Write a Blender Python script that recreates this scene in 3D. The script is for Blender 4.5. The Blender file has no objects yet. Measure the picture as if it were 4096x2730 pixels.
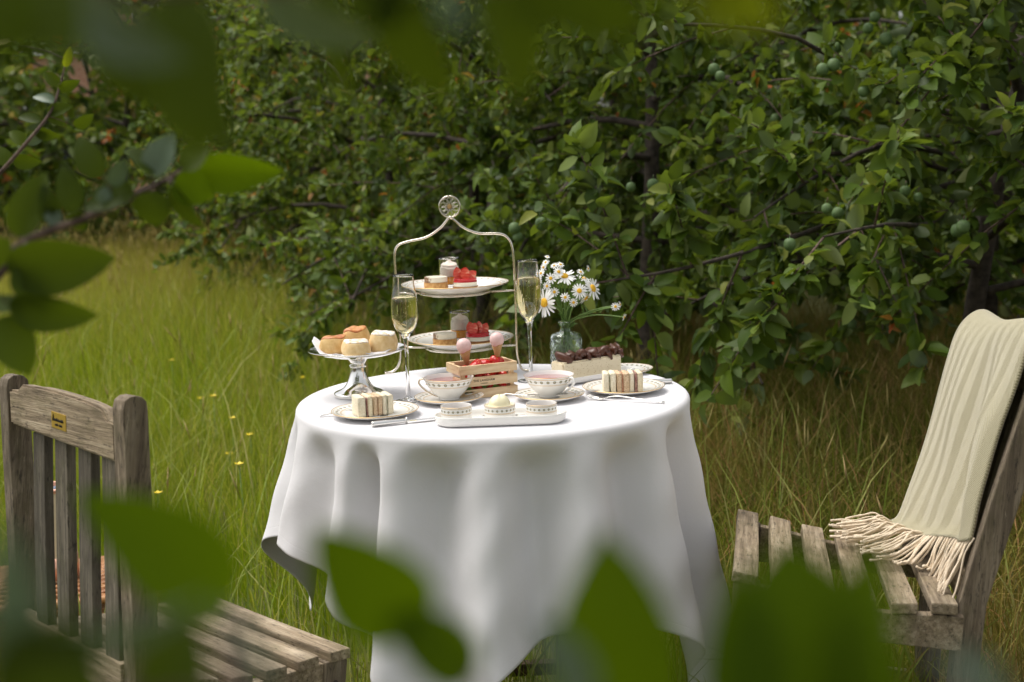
import bpy, bmesh, math, random
import numpy as np
from mathutils import Matrix, Vector, Quaternion, Euler

sc = bpy.context.scene
COL = sc.collection
PI = math.pi
R_ = math.radians

# ------------------------------------------------------------------ camera
PITCH, ROLL = 0.1458, 0.0336
CAM_LOC = Vector((0.0, 0.0, 1.2617))
cam_d = bpy.data.cameras.new('camera')
cam = bpy.data.objects.new('camera', cam_d)
COL.objects.link(cam)
cam_d.sensor_width = 36.0
cam_d.lens = 5500 / 4096 * 36.0
cam_d.clip_start = 0.02
cam_d.clip_end = 400
fw = Vector((0, math.cos(PITCH), -math.sin(PITCH)))
up0 = Vector((0, math.sin(PITCH), math.cos(PITCH)))
rt0 = Vector((1, 0, 0))
cr, sr = math.cos(ROLL), math.sin(ROLL)
rt = rt0 * cr - up0 * sr
up = up0 * cr + rt0 * sr
mw = Matrix((rt, up, -fw)).transposed().to_4x4()
mw.translation = CAM_LOC
cam.matrix_world = mw
cam_d.dof.use_dof = True
cam_d.dof.focus_distance = 2.72
cam_d.dof.aperture_fstop = 4.8
sc.camera = cam

# ------------------------------------------------------------------ sky, sun, exposure (bright overcast day)
world = bpy.data.worlds.new('World')
sc.world = world
world.use_nodes = True
wn = world.node_tree
wn.nodes.clear()
sky = wn.nodes.new('ShaderNodeTexSky')
sky.sky_type = 'NISHITA'
sky.sun_disc = False
SUN_EL, SUN_AZ = R_(66), R_(286)
sky.sun_elevation = SUN_EL
sky.sun_rotation = SUN_AZ
sky.dust_density = 4.0
sky.air_density = 1.0
hs = wn.nodes.new('ShaderNodeHueSaturation')
hs.inputs['Saturation'].default_value = 0.16
bg = wn.nodes.new('ShaderNodeBackground')
bg.inputs['Strength'].default_value = 0.14
wo = wn.nodes.new('ShaderNodeOutputWorld')
wn.links.new(sky.outputs[0], hs.inputs['Color'])
wn.links.new(hs.outputs[0], bg.inputs[0])
wn.links.new(bg.outputs[0], wo.inputs[0])
sun_d = bpy.data.lights.new('sun', 'SUN')
sun_d.energy = 1.3
sun_d.angle = R_(42)
sun_d.color = (1.0, 0.93, 0.82)
sun = bpy.data.objects.new('sun', sun_d)
COL.objects.link(sun)
sd = Vector((math.sin(SUN_AZ) * math.cos(SUN_EL), math.cos(SUN_AZ) * math.cos(SUN_EL), math.sin(SUN_EL)))
sun.rotation_euler = (-sd).to_track_quat('-Z', 'Y').to_euler()
sun.location = (0, 0, 20)
vs = sc.view_settings
vs.view_transform = 'Standard'
vs.look = 'None'
vs.exposure = 0.64
vs.gamma = 1.0
vs.use_curve_mapping = False
cy = sc.cycles
cy.use_denoising = True
cy.max_bounces = 14
cy.transmission_bounces = 14
cy.transparent_max_bounces = 12
cy.diffuse_bounces = 4
cy.glossy_bounces = 6
cy.caustics_reflective = True
cy.caustics_refractive = True
cy.sample_clamp_indirect = 6.0

# ------------------------------------------------------------------ helpers
def tag(o, label=None, cat=None, group=None, kind=None):
    if label: o['label'] = label
    if cat: o['category'] = cat
    if group: o['group'] = group
    if kind: o['kind'] = kind
    return o

def thing(name, label, cat, loc=(0, 0, 0), rotz=0.0, group=None, mat=None):
    o = bpy.data.objects.new(name, None)
    COL.objects.link(o)
    o.empty_display_size = 0.02
    if mat is not None:
        o.matrix_world = mat
    else:
        o.location = loc
        o.rotation_euler = (0, 0, rotz)
    return tag(o, label, cat, group)

def obj(name, me, parent=None, mat4=None, mats=None):
    o = bpy.data.objects.new(name, me)
    COL.objects.link(o)
    if parent is not None: o.parent = parent
    if mat4 is not None: o.matrix_local = mat4
    return o

def mk(name, v, f, mat, parent=None, smooth=True, uv=None, mat4=None):
    me = bpy.data.meshes.new(name)
    me.from_pydata([tuple(map(float, p)) for p in v], [], f)
    if uv is not None:
        l = me.uv_layers.new(name='UVMap')
        li = np.empty(len(me.loops), np.int32); me.loops.foreach_get('vertex_index', li)
        l.data.foreach_set('uv', np.asarray(uv, np.float32)[li].ravel())
    if smooth: me.polygons.foreach_set('use_smooth', [True] * len(me.polygons))
    me.materials.append(mat)
    me.update()
    return obj(name, me, parent, mat4)

def tri_mesh(name, V, F, mat, smooth=True):
    """big all-triangle mesh from numpy arrays"""
    me = bpy.data.meshes.new(name)
    V = np.asarray(V, np.float32).reshape(-1, 3); F = np.asarray(F, np.int32).reshape(-1, 3)
    me.vertices.add(len(V)); me.vertices.foreach_set('co', V.ravel())
    me.loops.add(len(F) * 3); me.loops.foreach_set('vertex_index', F.ravel())
    me.polygons.add(len(F))
    me.polygons.foreach_set('loop_start', np.arange(len(F), dtype=np.int32) * 3)
    me.polygons.foreach_set('loop_total', np.full(len(F), 3, np.int32))
    me.update(calc_edges=True)
    if smooth: me.polygons.foreach_set('use_smooth', np.ones(len(F), bool))
    me.materials.append(mat)
    return me

def arc_v(prof):
    a = [0.0]
    for (r0, z0), (r1, z1) in zip(prof, prof[1:]): a.append(a[-1] + math.hypot(r1 - r0, z1 - z0))
    return a

def smooth_prof(prof, n=4):
    """Catmull-Rom through profile points"""
    P = [np.array(p, float) for p in prof]; out = []
    for i in range(len(P) - 1):
        p0, p1, p2, p3 = P[max(i - 1, 0)], P[i], P[i + 1], P[min(i + 2, len(P) - 1)]
        for k in range(n):
            t = k / n
            out.append(0.5 * ((2 * p1) + (-p0 + p2) * t + (2 * p0 - 5 * p1 + 4 * p2 - p3) * t * t + (-p0 + 3 * p1 - 3 * p2 + p3) * t ** 3))
    out.append(P[-1])
    return [tuple(p) for p in out]

def lathe_data(prof, n=48, disp=None):
    V, F, U = [], [], []
    av = arc_v(prof); m = len(prof)
    for j in range(n + 1):
        a = 2 * PI * j / n
        for i, (r, z) in enumerate(prof):
            rr = max(r, 1e-5)
            if disp: rr, z = disp(rr, z, a, i)
            V.append((rr * math.cos(a), rr * math.sin(a), z)); U.append((j / n, av[i]))
    for j in range(n):
        for i in range(m - 1):
            a = j * m + i; b = (j + 1) * m + i
            F.append((a, b, b + 1, a + 1))
    return V, F, U

def weld(o, d=1e-5):
    bm = bmesh.new(); bm.from_mesh(o.data)
    bmesh.ops.remove_doubles(bm, verts=bm.verts, dist=d)
    bmesh.ops.recalc_face_normals(bm, faces=bm.faces)
    bm.to_mesh(o.data); bm.free()
    return o

def lathe(name, prof, mat, parent=None, n=48, mat4=None, disp=None, smooth=True):
    V, F, U = lathe_data(prof, n, disp)
    return weld(mk(name, V, F, mat, parent, smooth, U, mat4))

def tube_data(path, rad, n=8, cap=True, flat=None, upv=None):
    P = [Vector(p) for p in path]; m = len(P)
    if not hasattr(rad, '__len__'): rad = [rad] * m
    V, F = [], []
    T = [(P[min(i + 1, m - 1)] - P[max(i - 1, 0)]).normalized() for i in range(m)]
    u = Vector(upv) if upv else (Vector((0, 0, 1)) if abs(T[0].z) < 0.9 else Vector((1, 0, 0)))
    u = (u - T[0] * u.dot(T[0])).normalized()
    for i in range(m):
        u = (u - T[i] * u.dot(T[i]))
        u = u.normalized() if u.length > 1e-6 else T[i].orthogonal().normalized()
        w = T[i].cross(u)
        fl = flat if flat else 1.0
        for k in range(n):
            a = 2 * PI * k / n
            V.append(P[i] + (u * (math.cos(a) * fl) + w * math.sin(a)) * rad[i])
    for i in range(m - 1):
        for k in range(n):
            a, b = i * n + k, i * n + (k + 1) % n
            F.append((a, b, b + n, a + n))
    if cap:
        F.append(tuple(reversed(range(n)))); F.append(tuple(range((m - 1) * n, m * n)))
    return V, F

def spline(pts, n=6):
    P = [np.array(p, float) for p in pts]; out = []
    for i in range(len(P) - 1):
        p0, p1, p2, p3 = P[max(i - 1, 0)], P[i], P[i + 1], P[min(i + 2, len(P) - 1)]
        for k in range(n):
            t = k / n
            out.append(0.5 * ((2 * p1) + (-p0 + p2) * t + (2 * p0 - 5 * p1 + 4 * p2 - p3) * t * t + (-p0 + 3 * p1 - 3 * p2 + p3) * t ** 3))
    out.append(P[-1])
    return out

class MB:
    def __init__(s): s.v, s.f = [], []
    def add(s, VF, M=None):
        V, F = VF[0], VF[1]; o = len(s.v)
        s.v += [M @ Vector(p) for p in V] if M is not None else [Vector(p) for p in V]
        s.f += [tuple(i + o for i in q) for q in F]
        return s
    def tube(s, path, rad, n=8, **k): return s.add(tube_data(path, rad, n, **k))
    def build(s, name, mat, parent=None, smooth=True, mat4=None): return mk(name, s.v, s.f, mat, parent, smooth, None, mat4)

def tube(name, path, rad, mat, parent=None, n=8, **k):
    V, F = tube_data(path, rad, n, **k)
    return mk(name, V, F, mat, parent)

_box = {}
def box_mesh(name, sx, sy, sz, mat, bev=0.002, seg=2, cuts=0, warp=0.0, seed=0):
    key = (name, round(sx, 4), round(sy, 4), round(sz, 4), mat.name, bev, seg, seed)
    if key in _box: return _box[key]
    bm = bmesh.new()
    bmesh.ops.create_cube(bm, size=1.0)
    bmesh.ops.scale(bm, vec=(sx, sy, sz), verts=bm.verts)
    if bev > 0:
        bmesh.ops.bevel(bm, geom=bm.edges[:], offset=bev, segments=seg, affect='EDGES', profile=0.6)
    if cuts:
        ed = [e for e in bm.edges if abs((e.verts[0].co - e.verts[1].co).normalized().x) > .9]
        bmesh.ops.subdivide_edges(bm, edges=ed, cuts=cuts, use_grid_fill=True)
    if warp:
        rr = random.Random(seed)
        ph = [rr.uniform(0, 6) for _ in range(4)]
        for v in bm.verts:
            v.co.y += warp * math.sin(v.co.x / sx * 5 + ph[0]); v.co.z += warp * math.sin(v.co.x / sx * 4 + ph[1])
    me = bpy.data.meshes.new(name); bm.to_mesh(me); bm.free()
    for p in me.polygons: p.use_smooth = False
    me.materials.append(mat)
    _box[key] = me
    return me

def axes(X, Zh, loc):
    X = Vector(X).normalized(); Z = Vector(Zh); Z = (Z - X * Z.dot(X)).normalized(); Y = Z.cross(X)
    m = Matrix((X, Y, Z)).transposed().to_4x4(); m.translation = Vector(loc)
    return m

def plank(name, parent, p0, p1, w, t, mat, upv=(0, 0, 1), bev=0.003, seed=0):
    p0, p1 = Vector(p0), Vector(p1)
    L = (p1 - p0).length
    me = box_mesh(name, L, w, t, mat, bev, 2, 2, 0.0008, seed)
    return obj(name, me, parent, axes(p1 - p0, upv, (p0 + p1) / 2))

def prism(name, poly, x0, x1, mat, parent=None, bev=0.002):
    """(y,z) polygon extruded along x"""
    bm = bmesh.new()
    a = [bm.verts.new((x0, y, z)) for y, z in poly]; b = [bm.verts.new((x1, y, z)) for y, z in poly]
    n = len(poly)
    bm.faces.new(a); bm.faces.new(list(reversed(b)))
    for i in range(n): bm.faces.new((a[i], b[i], b[(i + 1) % n], a[(i + 1) % n]))
    bmesh.ops.recalc_face_normals(bm, faces=bm.faces)
    if bev: bmesh.ops.bevel(bm, geom=bm.edges[:], offset=bev, segments=2, affect='EDGES', profile=.6)
    me = bpy.data.meshes.new(name); bm.to_mesh(me); bm.free(); me.materials.append(mat)
    return obj(name, me, parent)

def T4(x, y, z): return Matrix.Translation((x, y, z))
def RZ(a): return Matrix.Rotation(a, 4, 'Z')
def RX(a): return Matrix.Rotation(a, 4, 'X')
def RY(a): return Matrix.Rotation(a, 4, 'Y')

# ------------------------------------------------------------------ materials
class Nt:
    def __init__(s, name):
        s.m = bpy.data.materials.new(name); s.m.use_nodes = True
        s.t = s.m.node_tree; s.b = s.t.nodes['Principled BSDF']; s.out = s.t.nodes['Material Output']
    def n(s, ty, **kw):
        nd = s.t.nodes.new(ty)
        for k, v in kw.items():
            if k.startswith('_'): setattr(nd, k[1:], v)
            else: s.put(nd.inputs[k.replace('__', ' ')], v)
        return nd
    def put(s, inp, v):
        if hasattr(v, 'is_linked') or isinstance(v, bpy.types.NodeSocket): s.t.links.new(v, inp)
        else: inp.default_value = v
    def math(s, op, a, b=0.0, c=None):
        nd = s.t.nodes.new('ShaderNodeMath'); nd.operation = op
        s.put(nd.inputs[0], a); s.put(nd.inputs[1], b)
        if c is not None: s.put(nd.inputs[2], c)
        return nd.outputs[0]
    def ramp(s, fac, stops, interp='LINEAR'):
        nd = s.t.nodes.new('ShaderNodeValToRGB'); cr_ = nd.color_ramp; cr_.interpolation = interp
        while len(cr_.elements) < len(stops): cr_.elements.new(0.5)
        for e, (p, c) in zip(cr_.elements, stops): e.position = p; e.color = (*c, 1) if len(c) == 3 else c
        s.put(nd.inputs[0], fac)
        return nd.outputs[0]
    def mix(s, fac, a, b, mode='MIX'):
        nd = s.t.nodes.new('ShaderNodeMix'); nd.data_type = 'RGBA'; nd.blend_type = mode
        s.put(nd.inputs[0], fac); s.put(nd.inputs[6], (*a, 1) if isinstance(a, tuple) and len(a) == 3 else a)
        s.put(nd.inputs[7], (*b, 1) if isinstance(b, tuple) and len(b) == 3 else b)
        return nd.outputs[2]
    def tc(s, out='Object'): return s.n('ShaderNodeTexCoord').outputs[out]
    def map(s, vec, scale=(1, 1, 1), loc=(0, 0, 0), rot=(0, 0, 0)):
        nd = s.t.nodes.new('ShaderNodeMapping'); s.put(nd.inputs[0], vec); s.put(nd.inputs['Location'], loc)
        nd.inputs['Rotation'].default_value = rot; nd.inputs['Scale'].default_value = scale
        return nd.outputs[0]
    def noise(s, vec, scale=5, detail=3, rough=.5, out='Fac'):
        nd = s.n('ShaderNodeTexNoise', Scale=scale, Detail=detail, Roughness=rough); s.put(nd.inputs['Vector'], vec)
        return nd.outputs[out]
    def bump(s, h, strength=.3, dist=.002):
        nd = s.n('ShaderNodeBump', Strength=strength, Distance=dist); s.put(nd.inputs['Height'], h)
        s.t.links.new(nd.outputs[0], s.b.inputs['Normal'])
    def set(s, **kw):
        for k, v in kw.items(): s.put(s.b.inputs[k.replace('__', ' ')], v)
        return s.m

def plain(name, col, rough=.5, metal=0.0, spec=.5, sss=0.0, **kw):
    q = Nt(name); q.set(Base__Color=(*col, 1), Roughness=rough, Metallic=metal)
    q.b.inputs['Specular IOR Level'].default_value = spec
    if sss:
        q.b.inputs['Subsurface Weight'].default_value = sss; q.b.inputs['Subsurface Radius'].default_value = (.01, .006, .004)
        q.b.inputs['Subsurface Scale'].default_value = .5
    return q.m

def speckled(name, c1, c2, scale=200, rough=.8, bump=.3, dist=.001, stops=(.35, .65), detail=3, sss=0):
    q = Nt(name); v = q.tc()
    n1 = q.noise(v, scale, detail)
    q.set(Base__Color=q.ramp(n1, [(stops[0], c1), (stops[1], c2)]), Roughness=rough)
    if bump: q.bump(n1, bump, dist)
    if sss:
        q.b.inputs['Subsurface Weight'].default_value = sss; q.b.inputs['Subsurface Radius'].default_value = (.01, .006, .004); q.b.inputs['Subsurface Scale'].default_value = .4
    return q.m

def wood_mat(name, dark, mid, light, moss=(.10, .10, .05), moss_amt=.5, upright=False):
    q = Nt(name); v = q.tc()
    if upright: v = q.map(v, (1, 1, 1), (0, 0, 0), (0, PI / 2, 0))
    rnd = q.n('ShaderNodeObjectInfo').outputs['Random']
    off = q.math('MULTIPLY', rnd, 37.0)
    cb = q.n('ShaderNodeCombineXYZ', X=off, Y=off, Z=off).outputs[0]
    g = q.noise(q.map(v, (6, 110, 110), cb), 1.0, 5, .6)
    fine = q.noise(q.map(v, (18, 500, 500), cb), 1.0, 3, .6)
    blot = q.noise(q.map(v, (14, 26, 26), cb), 1.0, 6, .65)
    spots = q.noise(q.map(v, (34, 170, 170), cb), 1.0, 4, .7)
    c = q.ramp(g, [(.25, dark), (.5, mid), (.75, light)])
    c = q.mix(q.ramp(blot, [(.5, (0, 0, 0)), (.7, (moss_amt,) * 3)]), c, moss)
    c = q.mix(q.ramp(spots, [(.56, (0, 0, 0)), (.66, (.75,) * 3)]), c, tuple(x * .3 for x in dark))
    pat = q.noise(q.map(v, (9, 15, 15), cb), 1.0, 3, .6)
    c = q.mix(q.ramp(pat, [(.48, (0, 0, 0)), (.72, (.6,) * 3)]), c, tuple(x * .75 for x in dark))
    c = q.mix(q.ramp(spots, [(.28, (.5,) * 3), (.36, (0, 0, 0))]), c, tuple(min(1, x * 1.35) for x in light))
    c = q.mix(q.ramp(fine, [(.3, (.6,) * 3), (.45, (0, 0, 0))]), c, tuple(x * .45 for x in dark))
    hv = q.n('ShaderNodeHueSaturation', Value=q.math('ADD', q.math('MULTIPLY', rnd, .35), .82), Color=c).outputs[0]
    q.set(Base__Color=hv, Roughness=.85)
    q.bump(q.math('ADD', g, q.math('MULTIPLY', fine, .7)), .8, .0022)
    return q.m

M = {}
M['teak'] = wood_mat('weathered_teak', (.115, .082, .050), (.31, .238, .155), (.52, .43, .31), (.16, .135, .06), .5)
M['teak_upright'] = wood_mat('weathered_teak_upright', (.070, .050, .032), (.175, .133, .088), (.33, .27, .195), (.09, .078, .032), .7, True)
M['teak_dark'] = wood_mat('mossy_shaded_teak', (.05, .04, .028), (.115, .095, .068), (.215, .185, .14), (.07, .065, .028), .75)  # back slats: moss stain plus shade painted into the brown
M['table_wood'] = wood_mat('table_leg_wood', (.05, .028, .016), (.11, .065, .038), (.17, .11, .07))
q = Nt('pine'); v = q.tc()
g = q.noise(q.map(v, (3, 22, 22)), 8.0, 4, .55)
q.set(Base__Color=q.ramp(g, [(.3, (.58, .39, .21)), (.5, (.73, .54, .32)), (.7, (.78, .61, .40))]), Roughness=.6); q.bump(g, .15, .0005)
M['pine'] = q.m
M['burn'] = plain('burnt_lettering', (.03, .015, .008), .9)
q = Nt('linen'); uvn = q.tc('UV'); vv = q.tc()
w1 = q.noise(vv, 900, 2, .5); w2 = q.noise(vv, 14, 5, .65)
q.set(Base__Color=(.71, .70, .72, 1), Roughness=.85)
sep = q.n('ShaderNodeSeparateXYZ'); q.put(sep.inputs[0], uvn)
hem = q.math('LESS_THAN', q.math('ABSOLUTE', q.math('SUBTRACT', sep.outputs[1], .022)), .0012)
hsum = q.math('ADD', q.math('MULTIPLY', w1, .12), q.math('ADD', q.math('MULTIPLY', w2, 1.2), q.math('MULTIPLY', hem, -.8)))
q.bump(hsum, .5, .0022)
q.b.inputs['Sheen Weight'].default_value = .15
M['linen'] = q.m
M['silver'] = plain('polished_silver', (.82, .80, .76), .09, 1.0)
M['silver_warm'] = plain('warm_silver_wire', (.74, .68, .58), .16, 1.0)
M['steel'] = plain('cutlery_steel', (.78, .76, .72), .14, 1.0)
M['gold'] = plain('gilt', (.66, .46, .22), .3, 1.0)
q = Nt('clear_glass'); q.set(Base__Color=(1, 1, 1, 1), Roughness=0.0, IOR=1.45); q.b.inputs['Transmission Weight'].default_value = 1; M['glass'] = q.m
q = Nt('bottle_glass'); q.set(Base__Color=(.90, .97, .94, 1), Roughness=0.03, IOR=1.45); q.b.inputs['Transmission Weight'].default_value = 1; M['bottle'] = q.m
q = Nt('sparkling_wine'); q.set(Base__Color=(.985, .885, .52, 1), Roughness=0.0, IOR=1.33); q.b.inputs['Transmission Weight'].default_value = 1; M['wine'] = q.m
q = Nt('vase_water'); q.set(Base__Color=(.93, .98, .92, 1), Roughness=0.0, IOR=1.33); q.b.inputs['Transmission Weight'].default_value = 1; M['water'] = q.m
q = Nt('bubble'); q.set(Base__Color=(1, .97, .85, 1), Roughness=.1); M['bubble'] = q.m
M['china'] = plain('white_china', (.84, .82, .78), .12)
M['tea'] = plain('pink_tea', (.42, .12, .12), .04)

def china_band(name, nrep, vc, circ, hw, lines, lw=.0007, rim=None):
    """glazed china with a printed band of small olive rosettes between gilt lines; v is arc length in metres"""
    q = Nt(name); sp = q.n('ShaderNodeSeparateXYZ'); q.put(sp.inputs[0], q.tc('UV'))
    u, vv_ = sp.outputs[0], sp.outputs[1]
    fu = q.math('SUBTRACT', q.math('FRACT', q.math('MULTIPLY', u, float(nrep))), .5)
    du = q.math('MULTIPLY', fu, circ / nrep); dv = q.math('SUBTRACT', vv_, vc)
    d = q.math('SQRT', q.math('ADD', q.math('MULTIPLY', du, du), q.math('MULTIPLY', dv, dv)))
    ang = q.math('ARCTAN2', dv, du)
    pet = q.math('ADD', .84, q.math('MULTIPLY', q.math('COSINE', q.math('MULTIPLY', ang, 8.0)), .16))
    dot = q.math('LESS_THAN', d, q.math('MULTIPLY', pet, hw))
    eye = q.math('LESS_THAN', d, hw * .34)
    link = q.math('LESS_THAN', q.math('ABSOLUTE', dv), hw * .09)
    c = q.mix(link, (.84, .82, .78), (.55, .48, .36))
    c = q.mix(dot, c, (.17, .16, .085)); c = q.mix(eye, c, (.55, .50, .36))
    for (l, wd) in lines:
        c = q.mix(q.math('LESS_THAN', q.math('ABSOLUTE', q.math('SUBTRACT', vv_, l)), wd), c, (.62, .43, .22))
    q.set(Base__Color=c, Roughness=.12)
    return q.m

def bread(name, c1, c2): return speckled(name, c1, c2, 420, .95, .55, .0012, (.3, .6), 4)
M['white_bread'] = bread('white_bread', (.70, .60, .42), (.84, .77, .60))
M['cream_bread'] = bread('cream_bread', (.68, .57, .36), (.82, .74, .54))
M['brown_bread'] = bread('brown_bread', (.46, .31, .18), (.70, .53, .35))
M['salmon'] = speckled('smoked_salmon', (.48, .20, .10), (.68, .36, .22), 240, .5, .3)
M['ham'] = speckled('ham', (.26, .10, .08), (.55, .34, .26), 240, .5, .3, .001, (.4, .6))
M['egg'] = speckled('egg_filling', (.62, .46, .12), (.75, .68, .42), 200, .5, .5, .002)
M['cucumber'] = speckled('cucumber_cream', (.38, .42, .22), (.76, .74, .56), 240, .5, .3, .001, (.38, .52))
M['corn'] = plain('sweetcorn', (.78, .42, .04), .4)
M['scone'] = speckled('scone_crumb', (.62, .38, .13), (.78, .55, .26), 90, .85, .5, .0015, (.3, .7), 5)
M['scone_pale'] = speckled('pale_scone_crumb', (.66, .45, .20), (.78, .60, .34), 90, .85, .5, .0015, (.3, .7), 5)
M['scone_glaze'] = speckled('scone_glaze', (.40, .11, .03), (.70, .33, .10), 70, .3, .3, .001)
M['flour'] = speckled('flour_top', (.66, .48, .28), (.80, .76, .70), 130, .95, .4, .001, (.36, .56))
M['tart'] = speckled('tart_shell', (.44, .21, .06), (.64, .37, .13), 160, .8, .4, .001)
M['biscuit'] = speckled('biscuit_base', (.28, .11, .035), (.42, .19, .07), 300, .9, .6, .001)
q = Nt('custard'); v = q.tc(); sp = q.n('ShaderNodeSeparateXYZ'); q.put(sp.inputs[0], v)
nn = q.noise(v, 300, 3); sh = q.math('ADD', q.math('MULTIPLY', sp.outputs[0], -45.0), q.math('SUBTRACT', q.math('MULTIPLY', nn, .9), .70))
q.set(Base__Color=q.ramp(sh, [(.52, (.80, .73, .58)), (.78, (.22, .11, .05))]), Roughness=.4)
M['custard'] = q.m
M['mousse'] = plain('white_mousse', (.80, .74, .60), .45)
M['jelly'] = plain('red_jelly', (.50, .015, .02), .08)
M['cream'] = speckled('whipped_cream', (.78, .67, .57), (.86, .78, .69), 80, .55, .2)
M['orange'] = plain('orange_jelly', (.88, .38, .02), .1)
M['berry_cut'] = None
q = Nt('strawberry'); v = q.tc()
vo = q.n('ShaderNodeTexVoronoi', Scale=230.0); q.put(vo.inputs['Vector'], v)
sd_ = q.math('LESS_THAN', vo.outputs['Distance'], .22)
q.set(Base__Color=q.mix(sd_, (.52, .016, .014), (.70, .34, .08)), Roughness=.22); q.bump(vo.outputs['Distance'], .5, .0012)
M['berry'] = q.m
q = Nt('cut_strawberry'); v = q.tc(); nn = q.noise(q.map(v, (60, 60, 200)), 1, 3)
q.set(Base__Color=q.ramp(nn, [(.38, (.55, .03, .02)), (.6, (.68, .13, .07)), (.72, (.80, .45, .32))]), Roughness=.25)
M['berry_cut'] = q.m
M['calyx'] = plain('strawberry_calyx', (.10, .20, .03), .6)
M['pink_ice'] = speckled('pink_ice', (.70, .46, .44), (.76, .54, .52), 120, .5, .2)
q = Nt('wafer'); uvw = q.tc('UV'); sp = q.n('ShaderNodeSeparateXYZ'); q.put(sp.inputs[0], uvw)
a_ = q.math('MULTIPLY', sp.outputs[0], 12.0); b_ = q.math('MULTIPLY', sp.outputs[1], 240.0)
l1 = q.math('ABSOLUTE', q.math('SUBTRACT', q.math('FRACT', q.math('ADD', a_, b_)), .5)); l2 = q.math('ABSOLUTE', q.math('SUBTRACT', q.math('FRACT', q.math('SUBTRACT', a_, b_)), .5))
gr = q.math('MAXIMUM', l1, l2)
q.set(Base__Color=q.ramp(gr, [(.3, (.46, .27, .11)), (.48, (.70, .46, .23))]), Roughness=.8); q.bump(gr, .8, .0015)
M['wafer'] = q.m
q = Nt('sponge'); v = q.tc()
vo = q.n('ShaderNodeTexVoronoi', Scale=170.0); q.put(vo.inputs['Vector'], q.map(v, (1, 1, 1.6)))
nn = q.noise(v, 300, 3); pit = q.math('LESS_THAN', vo.outputs['Distance'], q.math('MULTIPLY', nn, .42))
q.set(Base__Color=q.mix(pit, (.80, .70, .51), (.60, .47, .28)), Roughness=.9)
q.bump(q.math('SUBTRACT', q.math('MULTIPLY', nn, .5), pit), .6, .0015)
M['sponge'] = q.m
M['choc'] = plain('chocolate_cream', (.085, .028, .014), .32)
M['butter'] = speckled('clotted_cream', (.82, .74, .48), (.86, .80, .58), 70, .45, .25)
M['petal'] = plain('daisy_petal', (.85, .85, .82), .6)
M['disc'] = speckled('daisy_disc', (.70, .34, .01), (.82, .52, .03), 700, .8, .6, .001)
M['stem'] = plain('flower_stem', (.14, .24, .05), .5)
M['stem_leaf'] = plain('feathery_leaf', (.12, .22, .04), .5)
M['buttercup'] = plain('buttercup_petal', (.85, .62, .01), .3)
M['brass'] = plain('brass_plate', (.55, .36, .06), .45, .7)
M['ink'] = plain('engraved_black', (.012, .010, .006), .8)
q = Nt('wicker'); v = q.tc(); nn = q.noise(q.map(v, (60, 60, 60)), 1, 4)
q.set(Base__Color=q.ramp(nn, [(.3, (.20, .075, .025)), (.5, (.40, .17, .06)), (.7, (.55, .28, .11))]), Roughness=.45)
M['wicker'] = q.m
M['cooler'] = plain('cream_enamel', (.66, .55, .38), .35)
M['copper'] = plain('copper_lining', (.75, .42, .30), .35, .5)
M['bluecloth'] = plain('blue_grey_foil', (.10, .15, .22), .4)

q = Nt('wool'); uvw = q.tc('UV'); sp = q.n('ShaderNodeSeparateXYZ'); q.put(sp.inputs[0], uvw)
# herringbone twill: diagonal ribs whose slant flips every stripe
ux = q.math('MULTIPLY', sp.outputs[0], 1.0); vy = sp.outputs[1]
tri = q.math('ABSOLUTE', q.math('SUBTRACT', q.math('FRACT', q.math('MULTIPLY', ux, 1 / .052)), .5))
ph_ = q.math('ADD', q.math('MULTIPLY', tri, .052 * 190 * 1.5), q.math('MULTIPLY', vy, 190.0))
rib = q.math('ABSOLUTE', q.math('SUBTRACT', q.math('FRACT', ph_), .5))
fz = q.noise(q.tc(), 500, 3, .6)
rb = q.math('ADD', q.math('MULTIPLY', rib, 1.6), q.math('MULTIPLY', fz, .4))
q.set(Base__Color=q.ramp(rb, [(.25, (.33, .295, .17)), (.85, (.53, .475, .31))]), Roughness=.95)
q.b.inputs['Sheen Weight'].default_value = .4
q.bump(rb, .7, .0025)
M['wool'] = q.m
M['fringe'] = speckled('wool_fringe', (.66, .53, .38), (.80, .69, .54), 600, .95, .5, .001)
M['bark'] = speckled('bark', (.022, .016, .012), (.085, .065, .05), 40, .9, .8, .006, (.3, .7), 6)
M['twig'] = speckled('twig_bark', (.06, .035, .028), (.17, .11, .085), 90, .8, .4, .002)
M['plum'] = speckled('green_plum', (.06, .115, .03), (.10, .165, .05), 60, .6, 0)

def leaf_mat(name, ramp, back, trans=.4, rough=.5, tcol=(.22, .29, .012), spec=.28):
    q = Nt(name)
    geo = q.n('ShaderNodeNewGeometry'); oi = q.n('ShaderNodeObjectInfo')
    rnd = q.math('FRACT', q.math('ADD', geo.outputs['Random Per Island'], oi.outputs['Random']))
    c = q.ramp(rnd, ramp)
    big = q.noise(geo.outputs['Position'], 2.2, 2)
    c = q.n('ShaderNodeHueSaturation', Value=q.math('ADD', q.math('MULTIPLY', big, .9), .55), Color=c).outputs[0]
    cb = q.mix(geo.outputs['Backfacing'], c, q.mix(.55, c, back))
    q.set(Base__Color=cb, Roughness=rough)
    q.b.inputs['Specular IOR Level'].default_value = spec
    tr = q.n('ShaderNodeBsdfTranslucent'); q.put(tr.inputs['Color'], q.mix(.5, c, tcol, 'MIX'))
    ms = q.n('ShaderNodeMixShader'); ms.inputs[0].default_value = trans
    q.t.links.new(q.b.outputs[0], ms.inputs[1]); q.t.links.new(tr.outputs[0], ms.inputs[2]); q.t.links.new(ms.outputs[0], q.out.inputs[0])
    return q.m
GREEN = [(0, (.034, .066, .009)), (.4, (.068, .122, .013)), (.75, (.122, .190, .019)), (.93, (.21, .27, .07)), (1, (.27, .29, .05))]
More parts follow.
